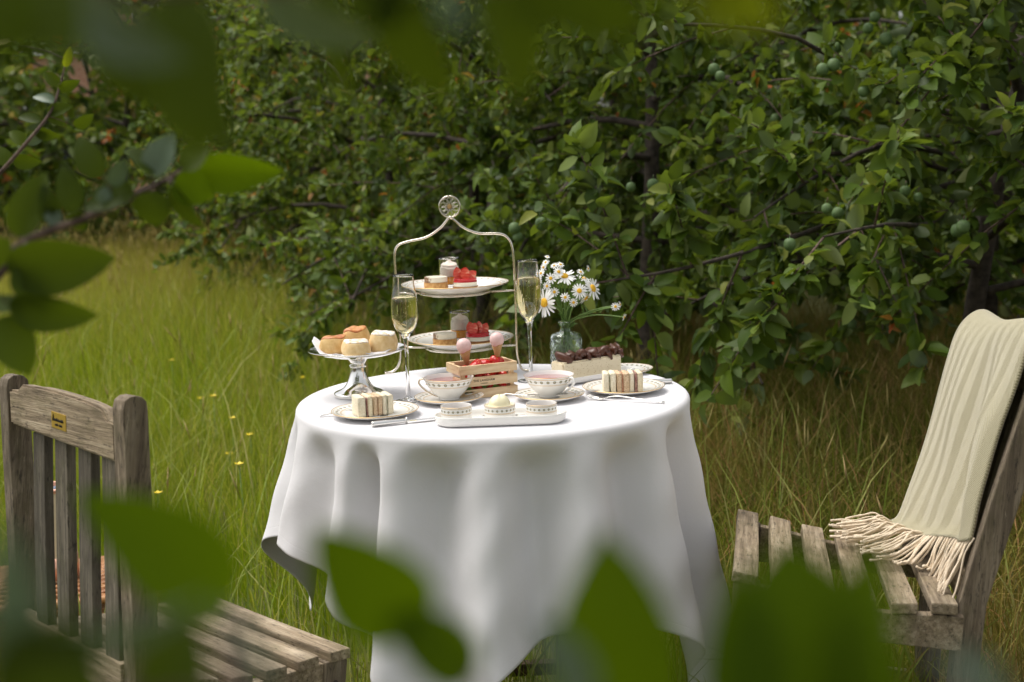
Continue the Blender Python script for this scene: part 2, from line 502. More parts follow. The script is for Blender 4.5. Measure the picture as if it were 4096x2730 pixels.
M['leaf'] = leaf_mat('plum_leaf', GREEN, (.18, .22, .13), .40, .48, (.23, .30, .010), .25)
M['leaf_far'] = leaf_mat('orchard_leaf', [(0, (.048, .092, .012)), (.4, (.098, .170, .018)), (.8, (.155, .230, .028)), (.88, (.24, .28, .10)), (.955, (.24, .27, .05)), (.975, (.40, .24, .04)), (1, (.45, .18, .05))], (.19, .22, .12), .40, .48, (.24, .30, .010), .27)
M['leaf_near'] = leaf_mat('near_plum_leaf', [(0, (.034, .058, .004)), (.6, (.050, .080, .005)), (1, (.070, .105, .006))], (.06, .08, .015), .35, .55, (.17, .23, .004), .2)
M['leaf_mid'] = leaf_mat('sunlit_plum_leaf', [(0, (.070, .125, .002)), (1, (.095, .155, .003))], (.08, .12, .01), .5, .6, (.24, .36, .002), .1)  # brighter copy of the near leaf, sunlight put into its colour
M['leaf_grey'] = leaf_mat('glossy_grey_leaf', [(0, (.10, .15, .10)), (1, (.14, .19, .13))], (.20, .25, .18), .15, .3)
M['leaf_bright'] = leaf_mat('young_bright_leaf', [(0, (.16, .20, .006)), (1, (.20, .24, .008))], (.16, .2, .03), .65, .45, (.36, .40, .01), .2)
M['leaf_young'] = leaf_mat('young_orange_leaf', [(0, (.42, .22, .03)), (1, (.44, .10, .03))], (.4, .2, .08), .45, .4, (.5, .2, .03))

def grass_mat(name, ramp, trans=.3, warm=(.36, .32, .08)):
    q = Nt(name)
    geo = q.n('ShaderNodeNewGeometry')
    c = q.ramp(geo.outputs['Random Per Island'], ramp)
    big = q.noise(geo.outputs['Position'], 1.3, 3)
    c = q.mix(q.ramp(big, [(.46, (0, 0, 0)), (.72, (.5,) * 3)]), c, warm)
    sy = q.n('ShaderNodeSeparateXYZ'); q.put(sy.inputs[0], geo.outputs['Position'])
    farf = q.n('ShaderNodeMapRange'); q.put(farf.inputs[0], sy.outputs[1]); farf.inputs[1].default_value = 6.0; farf.inputs[2].default_value = 12.5; farf.inputs[3].default_value = 0; farf.inputs[4].default_value = .62
    c = q.mix(farf.outputs[0], c, (.46, .36, .09))
    q.set(Base__Color=c, Roughness=.6); q.b.inputs['Specular IOR Level'].default_value = .12
    tr = q.n('ShaderNodeBsdfTranslucent'); q.put(tr.inputs['Color'], c)
    ms = q.n('ShaderNodeMixShader'); ms.inputs[0].default_value = trans
    q.t.links.new(q.b.outputs[0], ms.inputs[1]); q.t.links.new(tr.outputs[0], ms.inputs[2]); q.t.links.new(ms.outputs[0], q.out.inputs[0])
    return q.m
M['grass'] = grass_mat('meadow_grass', [(0, (.15, .23, .010)), (.5, (.27, .36, .014)), (.85, (.40, .44, .03)), (1, (.54, .46, .12))], .5)
M['grass_dry'] = grass_mat('dry_grass', [(0, (.09, .125, .014)), (.45, (.17, .19, .022)), (.75, (.28, .23, .06)), (.92, (.42, .29, .12)), (1, (.46, .22, .10))], .4, (.32, .19, .06))
M['grass_pale'] = grass_mat('coarse_pale_grass', [(0, (.22, .30, .05)), (.6, (.36, .42, .10)), (1, (.52, .48, .20))], .4)
M['seed'] = grass_mat('seed_heads', [(0, (.30, .24, .09)), (.6, (.46, .38, .16)), (1, (.50, .34, .18))])
M['ground'] = speckled('meadow_soil', (.055, .065, .015), (.13, .125, .035), 14, .95, .5, .02, (.3, .7), 6)
# ------------------------------------------------------------------ ground
def gz(x, y):
    x = np.asarray(x, float); y = np.asarray(y, float)
    t = np.clip((x - 0.05) / 0.6, 0, 1); s = t * t * (3 - 2 * t)
    return 0.10 * s * np.exp(-((y - 2.6) / 3.0) ** 2) + 0.02 * np.sin(1.7 * x + .6) * np.sin(1.3 * y) - 0.02

def make_ground():
    xs = np.concatenate([[-120, -60, -30, -16], np.linspace(-10, 10, 70), [16, 30, 60, 120]])
    ys = np.concatenate([[-120, -60, -30, -12], np.linspace(-4, 20, 84), [30, 60, 120, 200]])
    X, Y = np.meshgrid(xs, ys); Z = gz(X, Y); nx, ny = len(xs), len(ys)
    V = np.stack([X, Y, Z], -1).reshape(-1, 3)
    i = np.arange(nx - 1)[None] + nx * np.arange(ny - 1)[:, None]
    F = np.stack([i, i + 1, i + nx + 1, i, i + nx + 1, i + nx], -1).reshape(-1, 3)
    o = obj('ground', tri_mesh('ground', V, F, M['ground'])); o['kind'] = 'structure'
make_ground()

# ------------------------------------------------------------------ leaves
def leaf_template(st=2):
    """leaf of length 1 along x, folded along the midrib, tip drooping"""
    ts = {1: [0, .24, .72, 1], 2: [0, .17, .50, .83, 1], 4: [0, .12, .32, .55, .78, 1], 7: [0, .06, .16, .30, .46, .62, .78, .90, 1]}[st]
    hw = lambda t: 0.335 * math.sin(PI * min(1, t) ** 0.84) ** 0.62 * (1.06 - .18 * t) if 0 < t < 1 else 0
    V, F = [(0, 0, 0)], []
    for t in ts[1:-1]:
        w = hw(t); zc = -0.22 * t * t
        V += [(t, w, zc + .30 * w), (t, 0, zc), (t, -w, zc + .30 * w)]
    V.append((1.02, 0, -.25)); n = len(ts) - 2; tip = len(V) - 1
    F += [(0, 2, 1), (0, 3, 2)]
    for k in range(n - 1):
        a, b = 1 + 3 * k, 4 + 3 * k
        F += [(a, a + 1, b + 1), (a, b + 1, b), (a + 1, a + 2, b + 2), (a + 1, b + 2, b + 1)]
    a = 1 + 3 * (n - 1)
    F += [(a, a + 1, tip), (a + 1, a + 2, tip)]
    return np.array(V, float), np.array(F, int)

def leaf_frames(rng, D, up_bias=.8):
    """D (N,3) leaf directions -> (N,3,3) rotation columns x,y,z"""
    N = len(D); D = D / (np.linalg.norm(D, axis=1, keepdims=True) + 1e-9)
    Z = rng.normal(0, .75, (N, 3)); Z[:, 2] += up_bias * 1.3
    Z -= D * (Z * D).sum(1, keepdims=True); Z /= np.linalg.norm(Z, axis=1, keepdims=True) + 1e-9
    Y = np.cross(Z, D)
    return np.stack([D, Y, Z], 2)

def leaves_mesh(name, tmpl, P, Rm, S, mat):
    V0, F0 = tmpl
    rg_ = np.random.default_rng(len(P)); n_ = len(P)
    # every leaf has its own width, fold and curl
    vary = np.stack([np.ones(n_), rg_.uniform(.72, 1.12, n_), rg_.uniform(-.6, 2.4, n_)], 1)
    tw = rg_.normal(0, .35, n_)
    Vl = V0[None] * vary[:, None, :]
    Vl[:, :, 2] += tw[:, None] * V0[None, :, 0] * V0[None, :, 1]
    V = np.einsum('nij,nkj->nki', Rm, Vl) * S[:, None, None] + P[:, None, :]
    F = F0[None] + (np.arange(len(P)) * len(V0))[:, None, None]
    return tri_mesh(name, V, F, mat)

def tubes_mesh(name, paths, mat, sides):
    """paths: list of (pts (m,3), radii (m))"""
    Vs, Fs, o = [], [], 0
    ang = np.arange(sides) * 2 * PI / sides; ca, sa = np.cos(ang), np.sin(ang)
    for P, r in paths:
        m = len(P); T = np.gradient(P, axis=0); T /= np.linalg.norm(T, axis=1, keepdims=True) + 1e-9
        ref = np.array([0.3, 0.2, 1.0]) if abs(T[0][2]) < .85 else np.array([1.0, .1, 0])
        U = ref - T * (T @ ref)[:, None]; U /= np.linalg.norm(U, axis=1, keepdims=True) + 1e-9
        W_ = np.cross(T, U)
        V = P[:, None] + (U[:, None] * ca[None, :, None] + W_[:, None] * sa[None, :, None]) * np.asarray(r)[:, None, None]
        Vs.append(V.reshape(-1, 3))
        i = np.arange(m - 1)[:, None] * sides; k = np.arange(sides)[None]; k2 = (k + 1) % sides
        a, b, c, d = i + k, i + k2, i + sides + k2, i + sides + k
        Fs.append(np.concatenate([np.stack([a, b, c], -1).reshape(-1, 3), np.stack([a, c, d], -1).reshape(-1, 3)]) + o)
        o += m * sides
    return tri_mesh(name, np.concatenate(Vs), np.concatenate(Fs), mat)

CAMN = np.array(CAM_LOC)
LEAF1, LEAF2, LEAF4, LEAF7 = leaf_template(1), leaf_template(2), leaf_template(4), leaf_template(7)

def in_view(P, marg=.02):
    d = P - CAMN; f_ = np.array(fw); r_ = np.array(rt); u_ = np.array(up)
    dep = d @ f_; x = d @ r_ / dep; y = d @ u_ / dep
    return (dep > .1) & (np.abs(x) < .372 + marg) & (np.abs(y) < .248 + marg), dep

_fine = {}
def tree(name, label, loc, height, radius, nleaf, lsize, seed, mat='leaf', group=None, low=.35, fine=0, plums=0, droop=.25, extra=None, trunk_r=.055, ntw=7, nlimb=15, tmpl=None, hide=False):
    rng = np.random.default_rng(seed)
    x0, y0 = loc; z0 = float(gz(x0, y0))
    root = thing(name, label, 'tree', (x0, y0, z0), 0, group)
    lean = rng.normal(0, .06, 2)
    tz = np.linspace(-.08, height * .86, 8)
    tp = np.stack([lean[0] * tz + .03 * np.sin(tz * 2.2 + seed), lean[1] * tz + .03 * np.cos(tz * 1.7 + seed), tz], 1)
    tr = np.linspace(trunk_r, trunk_r * .28, 8)
    obj('trunk', tubes_mesh('trunk', [(tp, tr)], M['bark'], 9), root)
    limbs, twigs = [], []
    for i in range(nlimb):
        fr = (i + rng.uniform(0, 1)) / nlimb
        zz = low + fr * (height * .80 - low); az = i * 2.39996 + rng.normal(0, .3)
        L = radius * rng.uniform(.75, 1.15) * (1.05 - .45 * max(0, fr - .45))
        st = np.array([np.interp(zz, tz, tp[:, 0]), np.interp(zz, tz, tp[:, 1]), zz])
        el = rng.uniform(.15, .75) + .5 * fr
        d = np.array([math.cos(az), math.sin(az), math.tan(min(el, 1.1)) * .6])
        t = np.linspace(0, 1, 7)[:, None]
        side = np.array([-math.sin(az), math.cos(az), 0]) * rng.normal(0, .18) * L
        P = st + d * L * t + side * t * t + np.array([0, 0, -droop * L - .35 * L * rng.random()]) * t ** 2
        P[:, 2] = np.maximum(P[:, 2], .18)
        limbs.append((P, np.linspace(.019, .005, 7) * (trunk_r / .055)))
    if extra: limbs += extra
    for P, r in limbs:
        for k in range(ntw):
            t = rng.uniform(.18, 1.0); f_ = t * (len(P) - 1); i = min(int(f_), len(P) - 2); s = P[i] + (P[i + 1] - P[i]) * (f_ - i)
            tan = P[i + 1] - P[i]; tan /= np.linalg.norm(tan) + 1e-9
            d = tan * .6 + rng.normal(0, .75, 3) + np.array([0, 0, .28]); d /= np.linalg.norm(d)
            L = rng.uniform(.22, .52) * radius / 1.1
            tt = np.linspace(0, 1, 4)[:, None]
            Q = s + d * L * tt + np.array([0, 0, -.16 * L]) * tt ** 2
            Q[:, 2] = np.maximum(Q[:, 2], .10)
            twigs.append((Q, np.linspace(.0042, .0016, 4)))
    obj('branches', tubes_mesh('branches', limbs, M['bark'], 6), root)['kind'] = 'stuff'
    obj('twigs', tubes_mesh('twigs', twigs, M['twig'], 3), root)['kind'] = 'stuff'
    A = np.array([q_[0] for q_ in twigs])
    ti = rng.integers(0, len(A), nleaf); t = rng.uniform(.05, 1.02, nleaf) * 3
    ii = np.minimum(t.astype(int), 2); a = A[ti, ii]; b = A[ti, ii + 1]; tan = b - a
    P = a + tan * (t - ii)[:, None]
    tan = tan / (np.linalg.norm(tan, axis=1, keepdims=True) + 1e-9)
    D = tan * .45 + rng.normal(0, .7, (nleaf, 3)) + np.array([0, 0, -.12])
    D /= np.linalg.norm(D, axis=1, keepdims=True)
    P = P + D * .012
    S = lsize * rng.uniform(.42, 1.3, nleaf)
    Rm = leaf_frames(rng, D)
    keep = P[:, 2] > .03
    if hide:
        vv_, dd_ = in_view(P + np.array([x0, y0, z0]), .25); keep &= ~vv_
    P, Rm, S = P[keep], Rm[keep], S[keep]
    if fine:
        wp = P + np.array([x0, y0, z0]); vis, dep = in_view(wp)
        order = np.argsort(np.where(vis, dep / S, 1e9))[:fine]
        msk = np.zeros(len(P), bool); msk[order] = True
        key = mat
        if key not in _fine:
            _fine[key] = tri_mesh('leaf', LEAF4[0], LEAF4[1], M[mat])
        for i in order:
            m = Matrix([list(Rm[i][r_] * S[i] * np.array([1, rng.uniform(.78, 1.1), rng.uniform(-.3, 2.2)])) + [P[i][r_]] for r_ in range(3)] + [[0, 0, 0, 1]])
            obj('leaf', _fine[key], root, m)
        P, Rm, S = P[~msk], Rm[~msk], S[~msk]
    o = obj('foliage', leaves_mesh('foliage', tmpl or LEAF2, P, Rm, S, M[mat]), root); o['kind'] = 'stuff'
    # orange young shoots at some twig ends
    ny = 34
    yt = A[rng.integers(0, len(A), ny), 3]; yp = np.repeat(yt, 4, 0) + rng.normal(0, .012, (ny * 4, 3)); yd = rng.normal(0, .6, (ny * 4, 3)) + np.array([0, 0, .5])
    oo = obj('young_shoots', leaves_mesh('young_shoots', LEAF2, yp, leaf_frames(rng, yd), lsize * rng.uniform(.4, .75, ny * 4), M['leaf_young']), root); oo['kind'] = 'stuff'
    if plums:
        w = np.array([q_[0][rng.integers(1, 4)] for q_ in twigs]) + np.array([0, 0, -.03])
        vis, dep = in_view(w + np.array([x0, y0, z0]), -.01)
        cand = np.argsort(np.where(vis, dep, 1e9))[:plums * 3]
        for i in rng.permutation(cand)[:plums]:
            if 'plum' not in _fine:
                V, F, U = lathe_data(smooth_prof([(0, -.019), (.009, -.0175), (.0165, -.009), (.0178, .001), (.015, .012), (.006, .0178), (.0015, .0165), (.0012, .03), (0, .03)], 2), 16)
                oo = weld(mk('plum', V, F, M['plum'])); _fine['plum'] = oo.data; bpy.data.objects.remove(oo)
            s = rng.uniform(.85, 1.2)
            obj('plum', _fine['plum'], root, T4(*w[i]) @ RZ(rng.uniform(0, 6)) @ RX(rng.normal(0, .3)) @ Matrix.Scale(s, 4))
    return root

# the near plum tree on the right with long branches reaching towards the table
def limb(pts, r0=.014, r1=.003):
    P = np.array(spline(pts, 3)); return (P, np.linspace(r0, r1, len(P)))
NT = (1.62, 5.0)
def rel(p, b=NT): return (p[0] - b[0], p[1] - b[1], p[2] - float(gz(*b)))
EXTRA1 = [limb([rel(p) for p in ((1.62, 5.0, 1.05), (1.15, 4.55, .98), (.85, 4.2, .93), (.52, 3.95, .88), (.30, 3.85, .86))], .013, .003),
          limb([rel(p) for p in ((1.62, 5.0, 1.15), (1.25, 4.6, 1.20), (.95, 4.35, 1.10), (.75, 4.2, 1.0))], .012, .003),
          limb([rel(p) for p in ((1.62, 5.0, 1.30), (1.30, 4.7, 1.35), (.95, 4.5, 1.55), (.55, 4.4, 1.60), (.35, 4.35, 1.55))], .012, .003),
          limb([rel(p) for p in ((1.62, 5.0, 1.0), (1.35, 4.4, .95), (1.10, 4.0, .98), (.86, 3.75, .97))], .012, .003),
          limb([rel(p) for p in ((1.62, 5.0, 1.4), (1.55, 4.5, 1.6), (1.42, 4.2, 1.55), (1.30, 4.0, 1.45))], .012, .003),
          limb([rel(p) for p in ((1.62, 5.0, 1.2), (1.75, 4.4, 1.25), (1.62, 4.1, 1.15), (1.5, 3.9, 1.05))], .012, .003)]
NEAR_TREE = tree('plum_tree', 'nearest plum tree with green plums and sharp leaves, behind the chair with the blanket', NT, 2.7, 1.15, 13000, .066, 3, 'leaf', 'orchard trees', .55, 270, 18, .2, EXTRA1, .045, 11, 16)
MID_TREE = tree('plum_tree', 'plum tree with dark trunk just right of the daisies and behind them', (.62, 6.0), 2.9, 1.25, 20000, .055, 11, 'leaf', 'orchard trees', .35, 120, 8, .3, None, .05, 15, 20)
tree('plum_tree', 'plum tree at the right edge behind the blanket chair', (2.75, 5.6), 2.9, 1.25, 15000, .058, 17, 'leaf', 'orchard trees', .45, 60, 5, .25, None, .055, 11, 17, LEAF1)
ROW = [((-.18, 7.3), 'orchard tree straight behind the tiered silver stand'),
       ((-.75, 8.9), 'orchard tree in the row left of the silver stand arch'),
       ((-1.25, 10.5), 'orchard tree midway along the receding row'),
       ((-1.85, 12.1), 'orchard tree near the far end of the receding row'),
       ((-2.6, 13.8), 'orchard tree at the far end of the row above the golden grass')]
for i, (p, lb) in enumerate(ROW):
    tree('orchard_tree', lb, p, 2.75 + .1 * (i % 2), 1.25, 16500, .054 + .003 * i, 30 + i, 'leaf_far', 'orchard trees', .28, 0, 0, .35, None, .05, 14, 19, LEAF1)
BACK = [((1.5, 7.9), 'second-row orchard tree seen between the two plum trees'), ((.75, 9.3), 'second-row orchard tree behind the daisies'),
        ((2.9, 8.0), 'second-row orchard tree behind the upper right dark stake'), ((3.9, 6.9), 'second-row orchard tree at the far right'),
        ((.15, 11.0), 'third-row orchard tree left of the thin metal stake'), ((1.9, 10.6), 'third-row orchard tree at upper right'), ((4.0, 9.8), 'third-row orchard tree beyond the right edge')]
for i, (p, lb) in enumerate(BACK):
    tree('orchard_tree', lb, p, 3.1, 1.4, 6000, .088, 60 + i, 'leaf_far', 'orchard trees', .35, 0, 0, .3, None, .055, 9, 17, LEAF1)
FAR = [((-4.1, 14.6), 'bushy tree closing the grass lane, right of the foreground branch'), ((-5.6, 13.8), 'bushy tree closing the grass lane behind the foreground branch'),
       ((-7.0, 14.6), 'tree at the far left beyond the meadow'), ((-.9, 15.5), 'far tree over the middle of the row'), ((1.2, 14.6), 'far tree behind the third row, right of centre'),
       ((3.4, 13.8), 'far tree behind the third row at right'), ((5.6, 13.0), 'far tree in the distance at upper right corner'), ((-2.9, 17.0), 'far tree below and right of the brick house'), ((-5.0, 17.5), 'far tree below the brick house'), ((-8.6, 15.5), 'far tree beyond the left edge of the meadow'), ((-6.3, 16.4), 'far tree behind the thin foreground twig')]
for i, (p, lb) in enumerate(FAR):
    tree('orchard_tree', lb, p, 3.3, 1.8, 4500, .132, 90 + i, 'leaf_far', 'orchard trees', .25, 0, 0, .35, None, .06, 9, 17, LEAF1)
BELT = [((-10.5, 21), 'distant tree left of the brick house'), ((-2.0, 22), 'distant tree right of the brick house'), ((3.2, 20), 'distant tree behind the middle of the orchard'), ((7, 19), 'distant tree behind the right of the orchard'), ((5.1, 22), 'distant tree rising at the upper right corner')]
for i, (p, lb) in enumerate(BELT):
    tree('orchard_tree', lb, p, 5.5, 3.0, 3500, .27, 120 + i, 'leaf_far', 'distant trees', .5, 0, 0, .3, None, .09, 8, 18, LEAF1)

# unseen crown added above the camera to shade the foreground branches, its lowest sprays
tree('plum_tree', 'unseen plum tree crown added over the viewer to shade the foreground branches', (-1.25, -.25), 3.3, 1.9, 5500, .11, 77, 'leaf', 'orchard trees', 1.9, 0, 0, -.05, None, .06, 9, 16, LEAF1, True)
PLUMS = [(0.767, 3.75, 0.952), (1.29, 3.9, 0.973), (1.058, 4.1, 1.366), (0.644, 4.15, 1.426), (0.937, 4.1, 1.433), (0.969, 4.1, 1.445), (1.116, 4.2, 1.586), (1.096, 4.2, 1.554), (1.149, 4.2, 1.521), (1.182, 4.2, 1.481), (0.903, 3.9, 1.037), (0.946, 3.95, 1.021), (1.29, 3.95, 0.959), (1.211, 4.2, 1.065), (1.251, 4.2, 1.044), (0.633, 4.2, 1.448), (0.02, 4.4, 0.979), (0.03, 4.4, 0.951), (0.395, 4.4, 1.098), (0.465, 4.4, 1.103)]
for i, p in enumerate(PLUMS):
    par = NEAR_TREE if p[1] < 4.3 else MID_TREE
    obj('plum', _fine['plum'], par, T4(*(Vector(p) - par.location)) @ RZ(i) @ RX(.3 * math.sin(i * 2.1)) @ Matrix.Scale(.95 + .12 * math.sin(i * 1.7), 4))
    tube('fruit_stalk', [(p[0] - par.location.x, p[1] - par.location.y, p[2] - par.location.z + .016), (p[0] - par.location.x + .004, p[1] - par.location.y + .004, p[2] - par.location.z + .032)], .0011, M['twig'], par, 5)
# stakes in the rows
def stake(x, y, h, r, label):
    o = thing('tree_stake', label, 'stake', (x, y, float(gz(x, y))), 0, 'orchard stakes')
    lathe('post', [(0, 0), (r, 0), (r, h - r * .4), (r * .75, h), (0, h)], M['bark'], o, 8)
    mb = MB(); mb.tube([(0, -r - .012, h * .62), (r + .012, 0, h * .63), (0, r + .012, h * .62), (-r - .012, 0, h * .63), (0, -r - .012, h * .62)], .006, 5)
    mb.build('tie', M['ink'], o)
stake(-.20, 8.35, 2.05, .03, 'thin dark stake standing above the row left of centre')
stake(2.08, 5.95, 2.6, .045, 'thick dark stake rising at upper right among plum leaves')

# far brick house, glimpsed over the trees
q = Nt('house_brick'); v = q.tc()
bt = q.n('ShaderNodeTexBrick', Scale=4.0); q.put(bt.inputs['Vector'], q.map(v, (1, 1, 1), (0, 0, 0), (PI / 2, 0, 0)))
bt.inputs['Color1'].default_value = (.45, .20, .12, 1); bt.inputs['Color2'].default_value = (.55, .28, .17, 1); bt.inputs['Mortar'].default_value = (.5, .42, .35, 1)
q.set(Base__Color=bt.outputs['Color'], Roughness=.9); M['brick'] = q.m
M['tile'] = speckled('roof_tile', (.10, .05, .04), (.22, .10, .07), 6, .85, .5, .02)
M['pane'] = plain('dark_pane', (.03, .035, .04), .08); M['frame'] = plain('white_frame', (.75, .75, .73), .5)
h = thing('brick_house', 'far red brick house glimpsed over the trees at the top left', 'house', (-5.9, 27, .25))
mk('wall', [(x, y, z) for z in (-.1, 4.4) for x, y in ((-3.2, -2.5), (3.2, -2.5), (3.2, 2.5), (-3.2, 2.5))] + [(-3.2, 0, 6.2), (3.2, 0, 6.2)], [(0, 1, 5, 4), (2, 3, 7, 6), (1, 2, 6, 9, 5), (3, 0, 4, 8, 7)], M['brick'], h, False)
rf = mk('roof', [(-3.5, -2.9, 4.25), (3.5, -2.9, 4.25), (3.5, 0, 6.35), (-3.5, 0, 6.35), (3.5, 2.9, 4.25), (-3.5, 2.9, 4.25), (-3.5, -2.9, 4.1), (3.5, -2.9, 4.1), (3.5, 2.9, 4.1), (-3.5, 2.9, 4.1)], [(0, 1, 2, 3), (3, 2, 4, 5), (0, 6, 7, 1), (4, 8, 9, 5)], M['tile'], h, False)
obj('chimney', box_mesh('chimney', .7, .6, 1.6, M['brick'], .02), rf, T4(1.8, 0, 6.6))
for wx in (-2.0, 0.0, 2.0):
    for wz in (1.4, 3.3):
        w_ = obj('window', box_mesh('window', 1.0, .12, 1.15, M['frame'], .01), h, T4(wx, -2.52, wz))
        for px in (-.24, .24): obj('pane', box_mesh('pane', .42, .02, 1.0, M['pane'], 0), w_, T4(px, -.062, 0))

# ------------------------------------------------------------------ grass
def blades(rng, X, Y, H, W_, lean, curl):
    """tapered bent blades; returns V (N*7,3), F"""
    N = len(X); az = rng.uniform(0, 2 * PI, N); la = rng.uniform(0, 2 * PI, N)
    ts = np.array([0, .4, .75, 1.0]); wd = np.array([1, .85, .5, 0])
    dx, dy = np.cos(la) * lean * H, np.sin(la) * lean * H
    V = np.zeros((N, 7, 3)); z0 = gz(X, Y)
    for k, t in enumerate(ts):
        c = np.stack([X + dx * t ** curl, Y + dy * t ** curl, z0 + H * t * np.sqrt(np.maximum(.05, 1 - (lean * .55 * t) ** 2))], 1)
        s = np.stack([np.cos(az), np.sin(az), np.zeros(N)], 1) * (W_ * wd[k] / 2)[:, None]
        if k < 3: V[:, 2 * k] = c - s; V[:, 2 * k + 1] = c + s
        else: V[:, 6] = c
    F0 = np.array([(0, 1, 3), (0, 3, 2), (2, 3, 5), (2, 5, 4), (4, 5, 6)])
    F = F0[None] + (np.arange(N) * 7)[:, None, None]
    return V.reshape(-1, 3), F.reshape(-1, 3)

def scatter(rng, n, y0, y1, pw=1.0, marg=.75):
    y = y0 + (y1 - y0) * rng.random(n) ** pw
    hw = .375 * y + marg
    return (rng.random(n) * 2 - 1) * hw, y

def clear(X, Y):
    k = np.ones(len(X), bool)
    k &= ~((np.abs(X + 1.12) < .28) & (np.abs(Y - 3.30) < .20))
    return k
edge = lambda y: np.interp(y, [2, 4.8, 5.9, 8.9, 14.9], [.55, .15, -.40, -1.35, -3.1])   # meadow lies left of this line
rng = np.random.default_rng(5)
def grass_obj(name, label, cat, parts, mat):
    V = np.concatenate([p[0] for p in parts]); o = 0; Fs = []
    for p in parts: Fs.append(p[1] + o); o += len(p[0])
    t_ = obj(name, tri_mesh(name, V, np.concatenate(Fs), M[mat])); tag(t_, label, cat, None, 'stuff')
# meadow: tall lush lane on the left, shorter near the table
parts = []
X, Y = scatter(rng, 116000, 1.9, 15.5, 1.35); k = (X < edge(Y) + .3 * rng.normal(size=len(X))) & clear(X, Y); X, Y = X[k], Y[k]
H = (np.interp(Y, [2, 3.2, 4.5, 7, 14], [.14, .19, .32, .46, .50])) * rng.uniform(.55, 1.35, len(X)); H *= 1 - .35 * ((np.abs(X + .04) < .6) & (np.abs(Y - 2.75) < .7))
parts.append(blades(rng, X, Y, H, rng.uniform(.0018, .0058, len(X)) * np.interp(Y, [2, 5, 14], [.8, .9, 1.5]), np.abs(rng.normal(.3, .28, len(X))), 1.8))
grass_obj('meadow_grass', 'lush green meadow grass filling the lane left of the table', 'grass', parts, 'grass')
parts = []
X, Y = scatter(rng, 62000, 1.9, 8.5, 1.25); k = (X > edge(Y) + .3 * rng.normal(size=len(X))) & clear(X, Y); X, Y = X[k], Y[k]
H = np.interp(Y, [2, 3, 4, 6], [.16, .24, .34, .36]) * rng.uniform(.45, 1.4, len(X))
parts.append(blades(rng, X, Y, H, rng.uniform(.0025, .0055, len(X)), np.abs(rng.normal(.55, .4, len(X))), 1.9))
grass_obj('dry_grass', 'tangled brown and green grass under the plum trees at right', 'grass', parts, 'grass_dry')
# stalks with seed heads
def stalks(rng, X, Y, H):
    N = len(X); parts = []
    V, F = blades(rng, X, Y, H, np.full(N, .0022), np.abs(rng.normal(.18, .12, N)), 1.6)
    tips = V.reshape(N, 7, 3)[:, 6]; mid = V.reshape(N, 7, 3)[:, 4]
    d = tips - mid; d /= np.linalg.norm(d, axis=1, keepdims=True)
    L = rng.uniform(.05, .13, N); w = rng.uniform(.0014, .0034, N)
    s = np.cross(d, np.array([0, 1.0, .2])); s /= np.linalg.norm(s, axis=1, keepdims=True); s2 = np.cross(d, s)
    b = tips - d * (L * .5)[:, None]; t = tips + d * (L * .5)[:, None]; c = tips
    V2 = np.stack([b, c + s * w[:, None], c + s2 * w[:, None], c - s * w[:, None], c - s2 * w[:, None], t], 1)
    F0 = np.array([(0, 1, 2), (0, 2, 3), (0, 3, 4), (0, 4, 1), (5, 2, 1), (5, 3, 2), (5, 4, 3), (5, 1, 4)])
    return [(V, F), (V2.reshape(-1, 3), (F0[None] + (np.arange(N) * 6)[:, None, None]).reshape(-1, 3))]
X, Y = scatter(rng, 2200, 3.6, 15.3, .75); k = (X < edge(Y) + .25) & clear(X, Y); X, Y = X[k], Y[k]
parts = stalks(rng, X, Y, np.interp(Y, [3, 7, 12], [.30, .48, .62]) * rng.uniform(.7, 1.2, len(X)))
X, Y = scatter(rng, 7000, 8.5, 15.3, .8); k = (X < edge(Y) + .4); X, Y = X[k], Y[k]
parts += stalks(rng, X, Y, np.interp(Y, [8, 12], [.48, .66]) * rng.uniform(.7, 1.2, len(X)))
X, Y = scatter(rng, 500, 3.0, 6.5, 1.0); k = (X > edge(Y)); X, Y = X[k], Y[k]
parts += stalks(rng, X, Y, .38 * rng.uniform(.6, 1.3, len(X)))
grass_obj('seed_heads', 'straw coloured grass stalks with seed heads across the meadow', 'grass', parts, 'seed')

# buttercups in the meadow
def buttercup_mesh():
    mb = MB(); mb.tube([(0, 0, 0), (.006, 0, .14), (0, .004, .30)], .0012, 4)
    a = MB()
    for k in range(5):
        an = k * 2 * PI / 5
        d = Vector((math.cos(an), math.sin(an), 0)); s = Vector((-d.y, d.x, 0)); c = Vector((0, .004, .302))
        V = [c, c + d * .006 + s * .005 + Vector((0, 0, .004)), c + d * .012 + Vector((0, 0, .007)), c + d * .006 - s * .005 + Vector((0, 0, .004))]
        a.add((V, [(0, 1, 2, 3)]))
    return mb, a
s_, a_ = buttercup_mesh()
